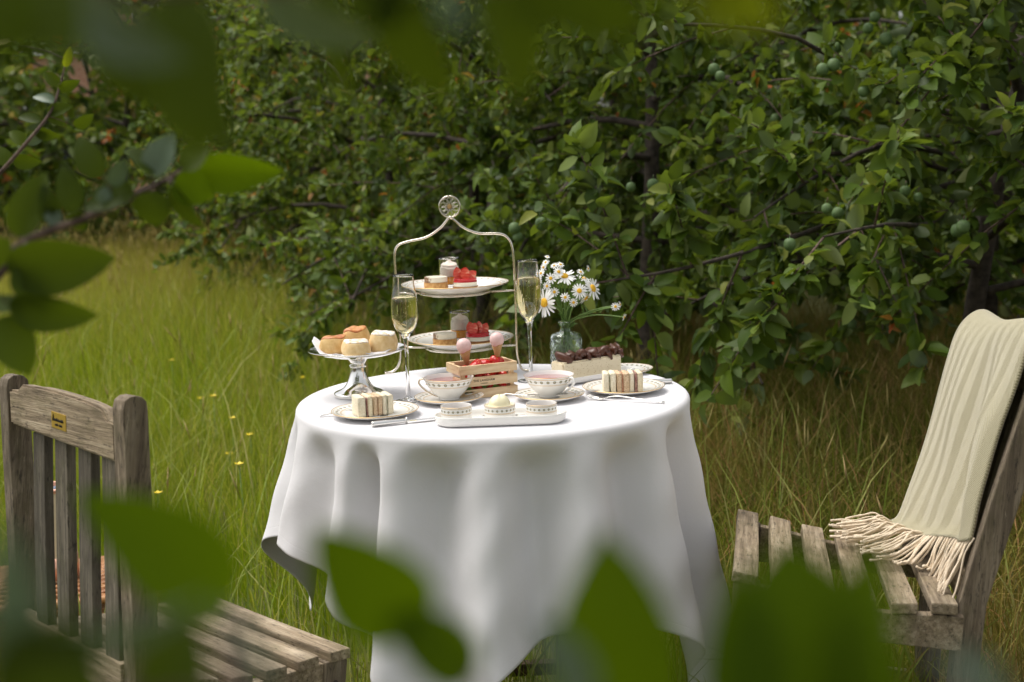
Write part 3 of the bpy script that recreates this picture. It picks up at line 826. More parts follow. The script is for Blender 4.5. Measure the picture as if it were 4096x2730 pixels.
# a few coarse pale blades and dock-like stems among the meadow grass
X, Y = scatter(rng, 3800, 2.4, 9, 1.2); k = (X < edge(Y) + .8) & clear(X, Y); X, Y = X[k], Y[k]
grass_obj('coarse_grass', 'long pale arching grass blades scattered through the meadow', 'grass', [blades(rng, X, Y, np.interp(Y, [2, 4, 8], [.24, .42, .62]) * rng.uniform(.6, 1.2, len(X)), rng.uniform(.004, .0085, len(X)), np.abs(rng.normal(.55, .3, len(X))), 2.2)], 'grass_pale')
bp = [(-.98, 4.6), (-.93, 4.75), (-1.02, 4.9), (-.70, 4.35), (-.62, 4.55), (-.55, 4.1), (-.84, 4.1), (-1.15, 5.2), (-.45, 4.7), (-1.3, 5.6), (-.9, 5.8), (-1.55, 6.2), (-.62, 3.75), (-1.05, 3.9), (-1.7, 5.1), (-.40, 4.35)]
sm = fm = None
for i, (x, y) in enumerate(bp):
    t_ = thing('buttercup', 'small yellow buttercup flower standing in the meadow grass', 'flower', (x, y, float(gz(x, y))), i * 1.3, 'buttercups in the meadow')
    if sm is None:
        o1 = s_.build('stem', M['stem'], t_); o2 = a_.build('petals', M['buttercup'], t_); sm, fm = o1.data, o2.data
    else:
        o1 = obj('stem', sm, t_); o2 = obj('petals', fm, t_)
    t_.scale = (1.35, 1.35, .8 + .12 * (i % 4))
# ------------------------------------------------------------------ garden chairs
LS, SP, SW = .519, .0639, .0415
ZS = [0, -.0074, -.0185, -.0250, -.0248, -.0185]
HX = LS / 2
def chair(name, label, O, yaw, tp, tr, mat, plaque=False, ext=0.0, dys=(0, 0), ln=0.0, cut=0.0, skew=0.0):
    """ext: how far the left post stands out; dys: the back's set-back and ln its extra lean"""
    sh = lambda y, z: y - dys[0] - ln * max(-.1, min(z, .45))
    m = RZ(yaw) @ RX(tp) @ RY(tr); m.translation = Vector(O)
    c = thing(name, label, 'chair', mat=m)
    TH = .019; W = M[mat]; WU = M[mat + '_upright']
    for k in range(6):
        z1 = ZS[min(k + 1, 5)]; sl = (ZS[k] - z1) / SP if k < 5 else -.05
        y0, y1 = -k * SP, -k * SP - SW; za = ZS[k]; zb = ZS[k] - sl * SW
        n = Vector((0, -(za - zb), (y0 - y1))).normalized()
        p = Vector((0, (y0 + y1) / 2, (za + zb) / 2)) - n * TH / 2
        me = box_mesh('seat_slat', LS, SW, TH, W, .003, 2, 3, .0008, k)
        obj('seat_slat', me, c, axes((1, 0, 0), n, p))
    top = [(0.0 - .046, -TH - .006)] + [(-k * SP - SW * .5, ZS[k] - TH - .002) for k in range(1, 6)] + [(-.352 - dys[0], ZS[5] - TH - .002)]
    for s in (-1, 1):
        xa = s * (HX - .035); xb = s * (HX - .010)
        prism('seat_rail', top + [(-.352 - dys[0], -.096), (-.046, -.096)], min(xa, xb), max(xa, xb), W, c)
        prism('leg', [(-.001, -TH - .001), (-.001, -.44), (-.046, -.44), (-.046, -TH - .003)], s * (HX - .0265) - .0225, s * (HX - .0265) + .0225, WU, c, .003)
        xi = s * (HX - .049) - (ext if s < 0 else 0)
        pts = [(-.352, -.45), (-.350, -.10), (-.347, -.02), (-.366, .15), (-.398, .41)]
        arc = [(-.4015, .4250), (-.409, .4315), (-.419, .4335), (-.430, .4315), (-.4385, .4245)]
        back = [(-.4405, .41), (-.4095, .15), (-.390, -.02), (-.3945, -.10), (-.398, -.45)]
        prism('rear_post', [(sh(y, z), z - cut * max(0, z) / .43) for y, z in pts + arc + back], xi - .0195, xi + .0195, WU, c, .0025)
        plank('stretcher', c, (s * (HX - .03), -.046, -.30), (s * (HX - .03), -.352, -.30), .022, .035, W, (0, 0, 1))
    plank('stretcher', c, (-HX + .042, -.20, -.30), (HX - .042, -.20, -.30), .022, .035, W)
    plank('front_rail', c, (-HX + .050, -.024, -.055), (HX - .050, -.024, -.055), .024, .062, W)
    IX = HX - .0685
    # shaped crest rail
    IL = IX + ext
    cp = [(-IL, .335), (IX, .335), (IX, .398), (IX * .86, .399), (IX * .76, .4135)] + [(IX * .76 * math.cos(a), .4135 + .007 * math.sin(a)) for a in np.linspace(.25, PI - .25, 9)] + [(-IL * .76, .4135), (-IL * .86, .399), (-IL, .398)]
    bm = bmesh.new()
    for side, y in ((0, -.429), (1, -.401)):
        vs_ = [bm.verts.new((x, sh(y - (z - .335) * .12, z), z - cut - skew * (x + .05))) for x, z in cp]
        if side == 0: A = vs_
        else: B = vs_
    bm.faces.new(A); bm.faces.new(list(reversed(B)))
    for i in range(len(cp)): bm.faces.new((A[i], B[i], B[(i + 1) % len(cp)], A[(i + 1) % len(cp)]))
    bmesh.ops.recalc_face_normals(bm, faces=bm.faces); bmesh.ops.bevel(bm, geom=[e for e in bm.edges if len(e.link_faces) == 2 and e.calc_face_angle(0) > 1.0], offset=.004, segments=2, affect='EDGES')
    me = bpy.data.meshes.new('crest_rail'); bm.to_mesh(me); bm.free(); me.materials.append(W)
    rail = obj('crest_rail', me, c)
    plank('lower_rail', c, (-IL, sh(-.382, 0), -.028), (IX, sh(-.382, 0), -.028), .028, .056, W, (0, -.1, 1))
    for i, x in enumerate((-.135, -.040, .055, .150)):
        p0, p1 = Vector((x, sh(-.384, 0), -.003)), Vector((x, sh(-.414, .338), .338))
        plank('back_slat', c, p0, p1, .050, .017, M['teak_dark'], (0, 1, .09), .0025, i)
    for s in (-1, 1):
        lathe('bolt', [(0, .0012), (.004, .0010), (.0055, 0)], M['bark'], c, 10, axes((0, 1, 0), (s, 0, 0), (s * (HX - .0035), -.024, -.06)))
    if plaque:
        pm = axes((1, 0, -skew), (0, -1, -.12), (-.024, -.4335, .3690))
        pl = obj('plaque', box_mesh('plaque', .060, .028, .0016, M['brass'], .0006), c, pm)
        pl['label'] = 'small brass maker plate with black script'
        r = random.Random(4)
        # blurred engraved script: a tall initial with a long word, then two short words
        def word(x0, x1, y, hgt, tall):
            n = int((x1 - x0) / .0022); pts = []
            for i in range(n * 2 + 1):
                pts.append((x0 + (x1 - x0) * i / (n * 2), y + (hgt * (r.uniform(.55, 1)) if i % 2 else 0), .0011))
            if tall: pts = [(x0 - .002, y - .001, .0011), (x0 + .002, y + hgt * 2.3, .0011), (x0 + .003, y, .0011)] + pts[1:]
            return pts
        mb = MB(); mb.tube(word(-.022, .020, -.0005, .0045, True), .0009, 5)
        mb.tube(word(-.014, -.002, -.0085, .0035, False), .0008, 5); mb.tube(word(.002, .015, -.0085, .0035, False), .0008, 5)
        mb.build('lettering', M['ink'], pl)
    return c

chairL = chair('garden_chair', 'weathered wooden garden chair with brass plate, its back towards us', (-.472, 2.508, .378), -.86204, -.16623, -.03735, 'teak', True, .055, skew=.045)
chairR = chair('garden_chair', 'weathered wooden garden chair under the wool blanket', (.400, 2.448, .525), 1.38280, .08496, .07186, 'teak', False, 0.0, (.021, 0), .085, .018)

# ------------------------------------------------------------------ wool blanket over the right chair's back (built in the chair's frame)
def blanket():
    mwR = chairR.matrix_world.copy() if False else (RZ(1.38280) @ RX(.08496) @ RY(.07186))
    mwR.translation = Vector((.400, 2.448, .525))
    b = thing('wool_blanket', 'cream herringbone wool blanket with fringe draped over the chair back', 'blanket', mat=mwR)
    nu, nv = 84, 120
    far = spline([(-.500, .20), (-.490, .30), (-.478, .37), (-.462, .415), (-.438, .432), (-.412, .420), (-.391, .388), (-.376, .328), (-.359, .245), (-.341, .155), (-.320, .070), (-.303, .014), (-.272, .004)], 8)
    near = spline([(-.520, .20), (-.512, .30), (-.502, .37), (-.490, .415), (-.470, .437), (-.450, .430), (-.438, .398), (-.430, .357), (-.414, .273), (-.402, .190), (-.394, .140), (-.390, .105), (-.386, .078)], 8)
    far, near = np.array(far), np.array(near); m_ = len(far); par = np.linspace(0, 1, m_)
    V, U = [], []
    for i in range(nu + 1):
        u = i / nu; k = u ** .8                       # u=0 near side, u=1 far side
        P2 = near * (1 - k) + far * k
        d = np.concatenate([[0], np.cumsum(np.linalg.norm(np.diff(P2, axis=0), axis=1))])
        for j in range(nv + 1):
            t = j / nv; s = t * d[-1]
            y = float(np.interp(s, d, P2[:, 0])); z = float(np.interp(s, d, P2[:, 1]))
            x = -.203 + (.262 - .022 * t + .203) * u
            front = max(0, min(1, (t - .42) / .25))
            # soft folds that run down and drift towards the near side
            ph = (u + .22 * t) * 11.5
            f = .0135 * front * (math.sin(ph * .8) + .45 * math.sin(1.45 * ph + 1.2 + 2.5 * t)) + .0012 * math.sin(19 * u + 8 * t) * front + .0045 * front * math.sin(10 * t + 5 * u)
            edge_ = min(1, min(u, 1 - u) / .07)
            top = math.exp(-((t - .36) / .09) ** 2)
            z += .007 * top * math.sin(6 * u + .8) + .003 * math.sin(17 * u + 3) * (t > .9); y += f * (.35 + .65 * edge_)
            x += .004 * front * math.sin(9 * t + 2 * u)
            V.append((x, y, z)); U.append((u * .47 + .010 * math.sin(4 * t), s))
    F = [(i * (nv + 1) + j, (i + 1) * (nv + 1) + j, (i + 1) * (nv + 1) + j + 1, i * (nv + 1) + j + 1) for i in range(nu) for j in range(nv)]
    cl = mk('cloth', V, F, M['wool'], b, True, U)
    so = cl.modifiers.new('thick', 'SOLIDIFY'); so.thickness = .006; so.offset = 0
    # fringe: twisted tassels along the hem
    r = random.Random(8); NT_ = 96
    for k in range(NT_):
        u = (k + .5) / NT_ + r.uniform(-.004, .004); i = min(int(u * nu), nu - 1); p = Vector(V[i * (nv + 1) + nv])
        L = r.uniform(.072, .110)
        lay = min(1, max(0, (u - .30) / .22))            # 0: hangs beside the post, 1: lies on the seat slats
        d1 = Vector((-.05 + r.uniform(-.12, .12), .12, -1)).normalized() * (1 - lay) + Vector((-.45 * (1 - .7 * u) + r.uniform(-.30, .30), .9, -.06)).normalized() * lay
        d1.normalize()
        pts = [p + Vector((0, -.004, .004))]
        for q_ in range(1, 6):
            t = q_ / 5; c_ = p + d1 * L * t + Vector((.004 * math.sin(5 * t + k), .003 * math.cos(4 * t + k), 0))
            if lay > .05:
                fl = -.020 + .008 + .006 * r.random() + .004
                c_.z = max(c_.z, fl) if lay < .6 else max(fl, p.z * (1 - t) ** 2 + fl * (1 - (1 - t) ** 2)) + .006 * (k % 5) * (1 - .3 * t)
            else: c_.y += .016 * t
            pts.append(c_)
        ps = spline([tuple(q_) for q_ in pts], 2)
        tube('tassel', ps, [(.0021 + .0004 * math.sin(i_ * 2.2 + k)) * (1 + .25 * ((k * 7) % 3 - 1)) for i_ in range(len(ps) - 1)] + [.0026], M['fringe'], b, 6)
blanket()

# ------------------------------------------------------------------ table
TX, TY, TZ = -.043, 2.766, .745
tb = thing('folding_table', 'round brown wooden folding table hidden under the white cloth', 'table', (TX, TY, 0))
lathe('tabletop', [(0, .715), (.388, .715), (.392, .72), (.392, .738), (.388, .741), (0, .741)], M['table_wood'], tb, 48)
for s in (-1, 1):
    plank('leg', tb, (s * .17, -.36, -.03), (s * .17, .33, .70), .05, .028, M['table_wood'], (1, 0, 0))
    plank('leg', tb, (s * .135, .36, -.03), (s * .135, -.33, .70), .05, .028, M['table_wood'], (1, 0, 0))
plank('crossbar', tb, (-.17, -.30, .04), (.17, -.30, .04), .03, .03, M['table_wood'])
plank('crossbar', tb, (-.135, .30, .04), (.135, .30, .04), .03, .03, M['table_wood'])

def tablecloth():
    R0, ER = .400, .013
    ridge = [-170, -143, -118, -92, -66, -42, -28, -1, 25, 51, 73, 98, 125, 150, 176]
    amp = [1, .8, 1.1, .9, .55, .75, 1.05, 1.1, 1, .95, 1.2, .8, 1, .9, 1]
    ridge_ext = [r_ - 360 for r_ in ridge] + ridge + [r_ + 360 for r_ in ridge]
    amp_ext = amp * 3
    th0 = R_(-20); a_half = .700; off = (.045, -.030)
    nth, ns, ntop = 480, 64, 14
    V, U, F = [], [], []
    def hemlen(th):
        # distance from the table axis to the square cloth's edge in direction th
        best = 9
        for k in range(4):
            nx, ny = math.sin(th0 + PI / 4 + k * PI / 2), -math.cos(th0 + PI / 4 + k * PI / 2)
            dx, dy = math.sin(th), -math.cos(th); c = nx * dx + ny * dy
            if c > 1e-4: best = min(best, (a_half + nx * off[0] + ny * off[1]) / c)
        return best
    ths = np.linspace(-PI, PI, nth, endpoint=False)
    hl = np.array([hemlen(t) for t in ths]); kern = np.hanning(15); kern /= kern.sum()
    hl = np.convolve(np.concatenate([hl[-7:], hl, hl[:7]]), kern, 'valid')
    rr = np.random.default_rng(2)
    for j, th in enumerate(ths):
        dg = math.degrees(th); k = np.searchsorted(ridge_ext, dg) - 1
        fr = (dg - ridge_ext[k]) / (ridge_ext[k + 1] - ridge_ext[k])
        A = amp_ext[k] * (1 - fr) + amp_ext[k + 1] * fr
        c = math.cos(2 * PI * fr); p = math.copysign(abs(c) ** .8, c)
        L = hl[j] - R0
        if -125 < dg < -45: L *= 1 - .17 * math.sin((dg + 125) / 80 * PI) ** 2
        dx, dy = math.sin(th), -math.cos(th)
        rowp = []
        for i in range(ntop):
            r_ = (R0 - ER) * (i + .0) / (ntop - 1)
            rowp.append((r_, 0.0, L + (R0 - r_)))
        for i in range(1, 5):
            a = i / 4 * PI / 2
            rowp.append((R0 - ER + ER * math.sin(a), -ER + ER * math.cos(a), L))
        for i in range(1, ns + 1):
            s = L * i / ns
            skew = .05 * s * math.sin(3 * th + 1)
            cs = math.cos(2 * PI * (fr + skew)); ps = cs; qv = ((1 - cs) / 2) ** 1.25
            dent = .062 * (1 - math.exp(-(s / .042) ** 2)) * (1 - .30 * min(1, s / .5)) + .075 * s
            rad = R0 + .185 * s - A * dent * qv
            rad += .010 * s * math.sin(5.3 * th + 2) + .006 * s * math.sin(31 * th + 9 * s) + .0016 * math.sin(11 * th + 46 * s + 2 * math.sin(5 * th)) * min(1, s / .08)
            if -115 < dg < -60: rad += .14 * s * math.sin((dg + 115) / 55 * PI)
            rowp.append((rad, -ER - s * (.985 - .02 * ps * A), L - s))
        for r_, z, e in rowp:
            V.append((r_ * dx, r_ * dy, z)); U.append((th, e))
    m = ntop + 4 + ns
    for j in range(nth):
        a, b = j * m, ((j + 1) % nth) * m
        for i in range(m - 1):
            F.append((a + i, b + i, b + i + 1, a + i + 1))
    o = mk('tablecloth', V, F, M['linen'], None, True, U)
    weld(o)
    o.location = (TX, TY, TZ)
    so = o.modifiers.new('thick', 'SOLIDIFY'); so.thickness = .0016; so.offset = -1
    tag(o, 'white linen cloth draped in folds over the round table', 'tablecloth')
tablecloth()

# ------------------------------------------------------------------ wicker basket and bottle cooler behind the left chair
def basket():
    b = thing('wicker_basket', 'brown wicker hamper on the grass behind the left chair', 'basket', (-1.10, 3.30, float(gz(-1.1, 3.3))), .25)
    w, d, hh, rc = .23, .155, .215, .04
    def ring(z, amp, ph, grow=0, n=120):
        pts = []
        per = 2 * (w + d) * 2
        for i in range(n + 1):
            s = i / n * per; x = y = 0
            segs = [((-w, -d), (1, 0), 2 * w), ((w, -d), (0, 1), 2 * d), ((w, d), (-1, 0), 2 * w), ((-w, d), (0, -1), 2 * d)]
            ss = s
            for (p, dr, L) in segs:
                if ss <= L + 1e-9:
                    x, y = p[0] + dr[0] * ss, p[1] + dr[1] * ss; nx, ny = dr[1], -dr[0]; break
                ss -= L
            a = amp * math.sin(i / n * per / .036 * PI + ph); f = 1 + grow
            pts.append((x * f + nx * a, y * f + ny * a, z + .004 * math.sin(i * .9)))
        return pts
    for k in range(15):
        z = .010 + k * .0125
        tube('weave', ring(z, .006, PI * (k % 2), .03 * k / 15), .0058, M['wicker'], b, 5)
    mb = MB()
    for i in range(52):
        p = ring(0, 0, 0, 0, 52)[i]; mb.tube([(p[0], p[1], 0), (p[0] * 1.03, p[1] * 1.03, .2)], .0035, 5)
    mb.build('stakes', M['wicker'], b)
    lid = MB(); lid.tube([(x * 1.07, y * 1.07, .212) for x, y, z in ring(0, 0, 0)], .012, 6)
    L = lid.build('lid_rim', M['wicker'], b)
    for k in range(24):
        y = -d * 1.02 + k * 2 * d * 1.02 / 23
        tube('lid_weave', [(-w * 1.06 + i * 2 * w * 1.06 / 24, y, .214 + .012 * math.sin(PI * k / 23) + .005 * math.sin(i * PI / 1.5 + PI * (k % 2))) for i in range(25)], .0062, M['wicker'], b, 5)
    mb = MB()
    for s in (-1, 1): mb.tube([(s * .10, -d * 1.08, .205), (s * .10, -d * 1.18, .18), (s * .10, -d * 1.12, .15)], .007, 6)
    mb.build('strap', M['bark'], b)
basket()
cz = float(gz(-1.1, 3.3))
k_ = thing('bottle_cooler', 'cream and copper bottle cooler standing on the wicker hamper', 'wine cooler', (-1.128, 3.275, cz + .232))
lathe('body', smooth_prof([(0, 0), (.036, 0), (.040, .006), (.0415, .05), (.044, .225)], 2), M['cooler'], k_, 32)
lathe('base_band', [(.0405, .004), (.0418, .004), (.0428, .06), (.0414, .06)], M['copper'], k_, 32)
lathe('rim', [(.0425, .222), (.0462, .224), (.0468, .230), (.0445, .234), (.0415, .231), (.040, .12), (0, .10)], M['copper'], k_, 32)
lathe('foil_neck', [(0, .10), (.013, .10), (.014, .20), (.0145, .222), (.012, .229), (0, .230)], M['bluecloth'], k_, 16)
# ------------------------------------------------------------------ things on the table
Z0 = TZ + .0008
CHINA = (.84, .82, .78)

def plate_profile(R, rise, foot=.55):
    top = [(0, .006), (R * .55, .006), (R * .62, .0075), (R * .72, rise * .62), (R * .98, rise * .97), (R, rise)]
    bot = [(R * 1.0, rise - .0012), (R * .98, rise - .0028), (R * .74, rise * .62 - .004), (R * .6, .002), (R * foot, .0012), (R * foot - .001, 0), (R * foot - .005, 0), (R * foot - .006, .0025), (0, .003)]
    return top + bot
def plate(label, x, y, z, R, rise, nrep, name='side_plate', cat='plate', group=None):
    p = plate_profile(R, rise); av = arc_v(p); vr = av[5]
    key = (round(R, 4), nrep)
    m = china_band('china_plate_%d' % len(M), nrep, vr - .0105, 2 * PI * R * .86, .0036, [(vr, .0009), (vr - .0178, .0006), (vr - .0195, .0004), (vr - .0040, .0004)])
    M['_%d' % len(M)] = m
    t = thing(name, label, cat, (x, y, z), .1, group)
    lathe('dish', p, m, t, 72)
    lathe('gilt_edge', [(R - .0006, rise - .0002), (R + .0003, rise + .0004), (R + .0006, rise - .0004), (R, rise - .0014)], M['gold'], t, 72)
    return t

# --- silver cake stand with scones
CSX, CSY = -.321, 2.81
cs = thing('cake_stand', 'tall silver pedestal cake stand carrying four scones', 'cake stand', (CSX, CSY, Z0))
lathe('foot', smooth_prof([(0, .004), (.044, .003), (.050, 0), (.0515, .002), (.0515, .006), (.049, .009), (.040, .0125), (.030, .019), (.022, .032), (.0170, .048), (.0155, .060)], 3), M['silver'], cs, 56)
lathe('collar', smooth_prof([(.0155, .0595), (.0175, .061), (.0178, .0635), (.0162, .066), (.0160, .069), (.0175, .072), (.022, .078), (.034, .0835)], 3), M['silver'], cs, 48)
lathe('plate', smooth_prof([(0, .0835), (.034, .0838), (.070, .0865), (.094, .0935), (.1000, .0965), (.1012, .0985), (.1000, .0992), (.094, .0965), (.070, .0905), (0, .089)], 3), M['silver'], cs, 72)
# napkin
def napkin():
    n = 46; V, F = [], []
    for i in range(n + 1):
        for j in range(n + 1):
            a, b = i / n * 2 - 1, j / n * 2 - 1
            # square napkin mapped to a soft disc
            x = a * math.sqrt(1 - b * b / 2) * .088; y = b * math.sqrt(1 - a * a / 2) * .084
            r = math.hypot(x, y)
            z = .0915 + .0065 * max(0, (r - .055) / .033) + .0022 * math.sin(90 * x + 40 * y + 3 * math.sin(60 * y)) * min(1, r / .05) + .0016 * math.sin(150 * y - 60 * x)
            th = math.atan2(y, x)
            w = math.exp(-((th + PI if th < 0 else PI - th) / .42) ** 2) if abs(th) > 1.8 else 0
            z += w * max(0, r - .045) * .55 + max(0, .0035 * math.sin(th * 9 + r * 80) * (r / .085))
            x -= w * max(0, r - .06) * .1
            V.append((x, y, z)); 
    F = [(i * (n + 1) + j, (i + 1) * (n + 1) + j, (i + 1) * (n + 1) + j + 1, i * (n + 1) + j + 1) for i in range(n) for j in range(n)]
    o = mk('napkin', V, F, M['linen'], None); o.location = (CSX, CSY, Z0)
    so = o.modifiers.new('t', 'SOLIDIFY'); so.thickness = .0012
    tag(o, 'crumpled white napkin under the scones on the cake stand', 'napkin')
napkin()
def scone(label, x, y, z, r, h, body, top, seed, tilt=(0, 0), lumpy=.0015):
    t = thing('scone', label, 'scone', mat=T4(x, y, z) @ RZ(seed) @ RX(tilt[0]) @ RY(tilt[1]), group='scones on the cake stand')
    rr = random.Random(seed); ph = [rr.uniform(0, 6.28) for _ in range(6)]
    def dsp(rad, zz, a, i):
        k = rad / r
        return rad * (1 + .035 * math.sin(2 * a + ph[0]) + .025 * math.sin(3 * a + ph[1] + zz * 60) + .012 * math.sin(7 * a + ph[2])), zz + k * lumpy * math.sin(3 * a + ph[3]) + k * lumpy * .6 * math.sin(5 * a + ph[4])
    lathe('crumb', smooth_prof([(0, .001), (r * .78, .0005), (r * .93, .004), (r * 1.02, h * .30), (r * 1.0, h * .55), (r * .90, h * .80), (r * .80, h * .90), (r * .5, h * .93), (0, h * .93)], 3), body, t, 44, None, dsp)
    lathe('top_crust', smooth_prof([(r * .82, h * .885), (r * .845, h * .90), (r * .80, h * .955), (r * .62, h * 1.0), (r * .3, h * 1.015), (0, h * 1.01)], 3), top, t, 44, None, dsp)
    return t
scone('floury pale scone at the front of the cake stand', -.316, 2.752, .8375, .0305, .033, M['scone_pale'], M['flour'], 1, (.05, .02))
scone('tall floury scone at the right of the cake stand', -.2650, 2.788, .8380, .0285, .043, M['scone_pale'], M['flour'], 2, (.02, -.06))
scone('glazed fruit scone at the left of the cake stand', -.364, 2.79, .8385, .0300, .036, M['scone'], M['scone_glaze'], 3, (.04, .08), .002)
scone('shiny browned scone at the back of the cake stand', -.3225, 2.842, .8385, .0290, .046, M['scone'], M['scone_glaze'], 4, (.03, .10), .0022)

# --- tiered stand
SX, SY = -.122, 3.05
ts = thing('tiered_stand', 'two-tier silver wire stand with flower medallion on its arch', 'cake stand', (SX, SY, Z0), -.10)
zb = lambda z: z - .745
left = [(-.166, -.012, .749), (-.158, -.008, .7495), (-.146, -.004, .753), (-.135, 0, .768), (-.1305, 0, .80), (-.131, 0, .86), (-.133, 0, .93), (-.134, 0, .985), (-.1335, 0, 1.016), (-.126, 0, 1.034), (-.104, 0, 1.0425), (-.062, 0, 1.051), (-.030, 0, 1.070), (-.013, 0, 1.088), (-.008, 0, 1.094)]
right = [(.160, -.004, .748), (.150, -.002, .7485), (.141, 0, .754), (.1345, 0, .777), (.133, 0, .81), (.1335, 0, .88), (.133, 0, .985), (.130, 0, 1.024), (.122, 0, 1.044), (.104, 0, 1.0545), (.058, 0, 1.057), (.026, 0, 1.069), (.003, 0, 1.088), (-.002, 0, 1.094)]
for pth in (left, right):
    P = spline([(x, y, zb(z)) for x, y, z in pth], 6)
    tube('arch_wire', P, .0027, M['silver_warm'], ts, 10)
md = MB(); MC = Vector((-.006, 0, zb(1.1175)))
md.tube([(MC.x + .0232 * math.sin(a), 0, MC.z + .0232 * math.cos(a)) for a in np.linspace(0, 2 * PI, 41)], .0019, 8)
med = md.build('medallion', M['silver_warm'], ts)
for k in range(10):
    a = k * 2 * PI / 10; d = Vector((math.sin(a), 0, math.cos(a))); s = Vector((math.cos(a), 0, -math.sin(a)))
    pts = [MC + d * (.0065 + .0135 * t_) + s * w_ for t_, w_ in ((0, .0004), (.35, .0022), (.72, .0040), (.93, .0028), (1, 0), (.93, -.0028), (.72, -.0040), (.35, -.0022), (0, -.0004))]
    tube('petal', spline([tuple(p) for p in pts], 3), .00075, M['silver_warm'], med, 6)
mb = MB()
for r_, n_ in ((0, 1), (.0022, 6), (.0042, 11)):
    for k in range(n_):
        a = k * 2 * PI / n_; c = MC + Vector((r_ * math.sin(a), 0, r_ * math.cos(a)))
        V, F, U = lathe_data([(0, -.0011), (.0009, -.0006), (.0011, 0), (.0009, .0006), (0, .0011)], 8)
        mb.add((V, F), T4(*c))
mb.build('medallion_eye', M['gold'], med)
mb = MB(); mb.tube([(-.009, 0, MC.z - .0235), (0.000, 0, MC.z - .025)], .0036, 8); mb.build('clasp', M['silver_warm'], ts)
for zr, cx in ((.9265, 0.0), (.8035, .008)):
    mb = MB(); RR = .079
    mb.tube([(cx + RR * math.cos(a), RR * math.sin(a), zb(zr)) for a in np.linspace(0, 2 * PI, 57)], .0021, 8)
    mb.tube([(cx + (RR - .012) * math.cos(a), (RR - .012) * math.sin(a), zb(zr) + .0005) for a in np.linspace(0, 2 * PI, 57)], .0015, 6)
    for s in (-1, 1): mb.tube([(cx + s * (RR - .012), 0, zb(zr)), (s * .133, 0, zb(zr) + .002)], .0024, 8)
    mb.build('plate_ring', M['silver_warm'], ts)
mb = MB(); mb.tube([(-.006, .079, zb(.8035)), (-.006, .083, zb(.78)), (-.006, .088, zb(.75)), (-.006, .10, zb(.7485))], .0035, 6, flat=.45); mb.build('rear_leg', M['silver_warm'], ts)
plate('patterned china plate on the upper tier of the silver stand', SX - .001, SY, Z0 + .9290 - .745, .1205, .020, 38, 'tier_plate', 'plate', 'plates on the tiered stand')
plate('patterned china plate on the lower tier of the silver stand', SX + .008, SY, Z0 + .8060 - .745, .1185, .020, 38, 'tier_plate', 'plate', 'plates on the tiered stand')

def custard_tart(label, x, y, z, rot):
    t = thing('custard_tart', label, 'tart', (x, y, z), rot, 'custard tarts')
    r = .0265
    lathe('shell', smooth_prof([(0, 0), (r * .96, 0), (r * .985, .001), (r, .004), (r * 1.0, .017), (r * .985, .0185), (r * .92, .0185), (0, .018)], 2), M['tart'], t, 44, None, lambda a, b, c, i: (a * (1 + .006 * math.sin(9 * c) + .004 * math.sin(23 * c)), b))
    lathe('custard', smooth_prof([(r * .945, .0178), (r * .965, .019), (r * .96, .0285), (r * .93, .030), (r * .6, .0302), (0, .0302)], 2), M['custard'], t, 44)
custard_tart('custard tart with white top on the upper tier', -.1640, 3.033, .936, .4)
custard_tart('custard tart with white top on the lower tier', -.1480, 3.008, .813, .2)

def berry_data(r=.012, L=.030, n=20):
    return lathe_data(smooth_prof([(0, -L * .52), (r * .35, -L * .47), (r * .74, -L * .25), (r * .98, .0), (r * 1.0, L * .16), (r * .78, L * .33), (r * .3, L * .40), (0, L * .40)], 2), n)
def berry_wedge(parent, m4, r=.0105, L=.030):
    """a cut half of a strawberry: skin outside, pale flesh on the cut"""
    prof = smooth_prof([(0, -L * .5), (r * .7, -L * .28), (r, .0), (r * .92, L * .24), (r * .4, L * .40), (0, L * .42)], 2)
    V, F, m, n = [], [], len(prof), 12
    for j in range(n + 1):
        a = PI * j / n
        for rr, z in prof: V.append((rr * math.cos(a), rr * .85 * math.sin(a), z))
    F = [(j * m + i, (j + 1) * m + i, (j + 1) * m + i + 1, j * m + i + 1) for j in range(n) for i in range(m - 1)]
    o = mk('strawberry_piece', V, F, M['berry'], parent, True, None, m4)
    Vc = [(rr * .99, -.0002, z) for rr, z in prof] + [(-rr * .99, -.0002, z) for rr, z in reversed(prof)]
    mk('cut_face', Vc, [tuple(range(len(Vc)))], M['berry_cut'], o, False)
def mousse_cake(label, x, y, z, rot, pieces):
    t = thing('strawberry_cake', label, 'cake', (x, y, z), rot, 'strawberry mousse cakes')
    r = .0258
    lathe('biscuit', smooth_prof([(0, 0), (r * 1.03, 0), (r * 1.05, .002), (r * 1.05, .0065), (r * 1.02, .0082), (0, .0082)], 2), M['biscuit'], t, 44)
    lathe('mousse', smooth_prof([(0, .008), (r * .985, .0081), (r, .0095), (r, .0165), (r * .99, .0172), (0, .0172)], 2), M['mousse'], t, 44)
    lathe('jelly', smooth_prof([(0, .017), (r * .99, .0171), (r * 1.0, .0180), (r * 1.0, .0235), (r * .97, .0250), (0, .0252)], 2), M['jelly'], t, 44)
    for (px, py, h_, rx, ry, rz) in pieces:
        berry_wedge(t, T4(px, py, .0252 + h_) @ RZ(rz) @ RX(rx) @ RY(ry))
PCS = [(-.016, -.004, .011, -.1, PI - .12, .3), (-.004, .004, .009, .15, PI + .15, .1), (.001, -.008, .010, -.25, PI + .1, 0), (.014, -.005, .0065, -.4, PI + .95, .25)]
mousse_cake('red and white strawberry cake on the upper tier', -.0990, 3.030, .936, 0, PCS)
mousse_cake('red and white strawberry cake on the lower tier', -.0760, 3.035, .813, -.3, [(-.015, -.002, .010, -.2, PI - .25, .2), (-.006, -.009, .009, -.3, PI + .2, 0), (.004, -.003, .011, -.2, PI, -.1), (.016, 0, .008, -.1, PI + .5, .5)])

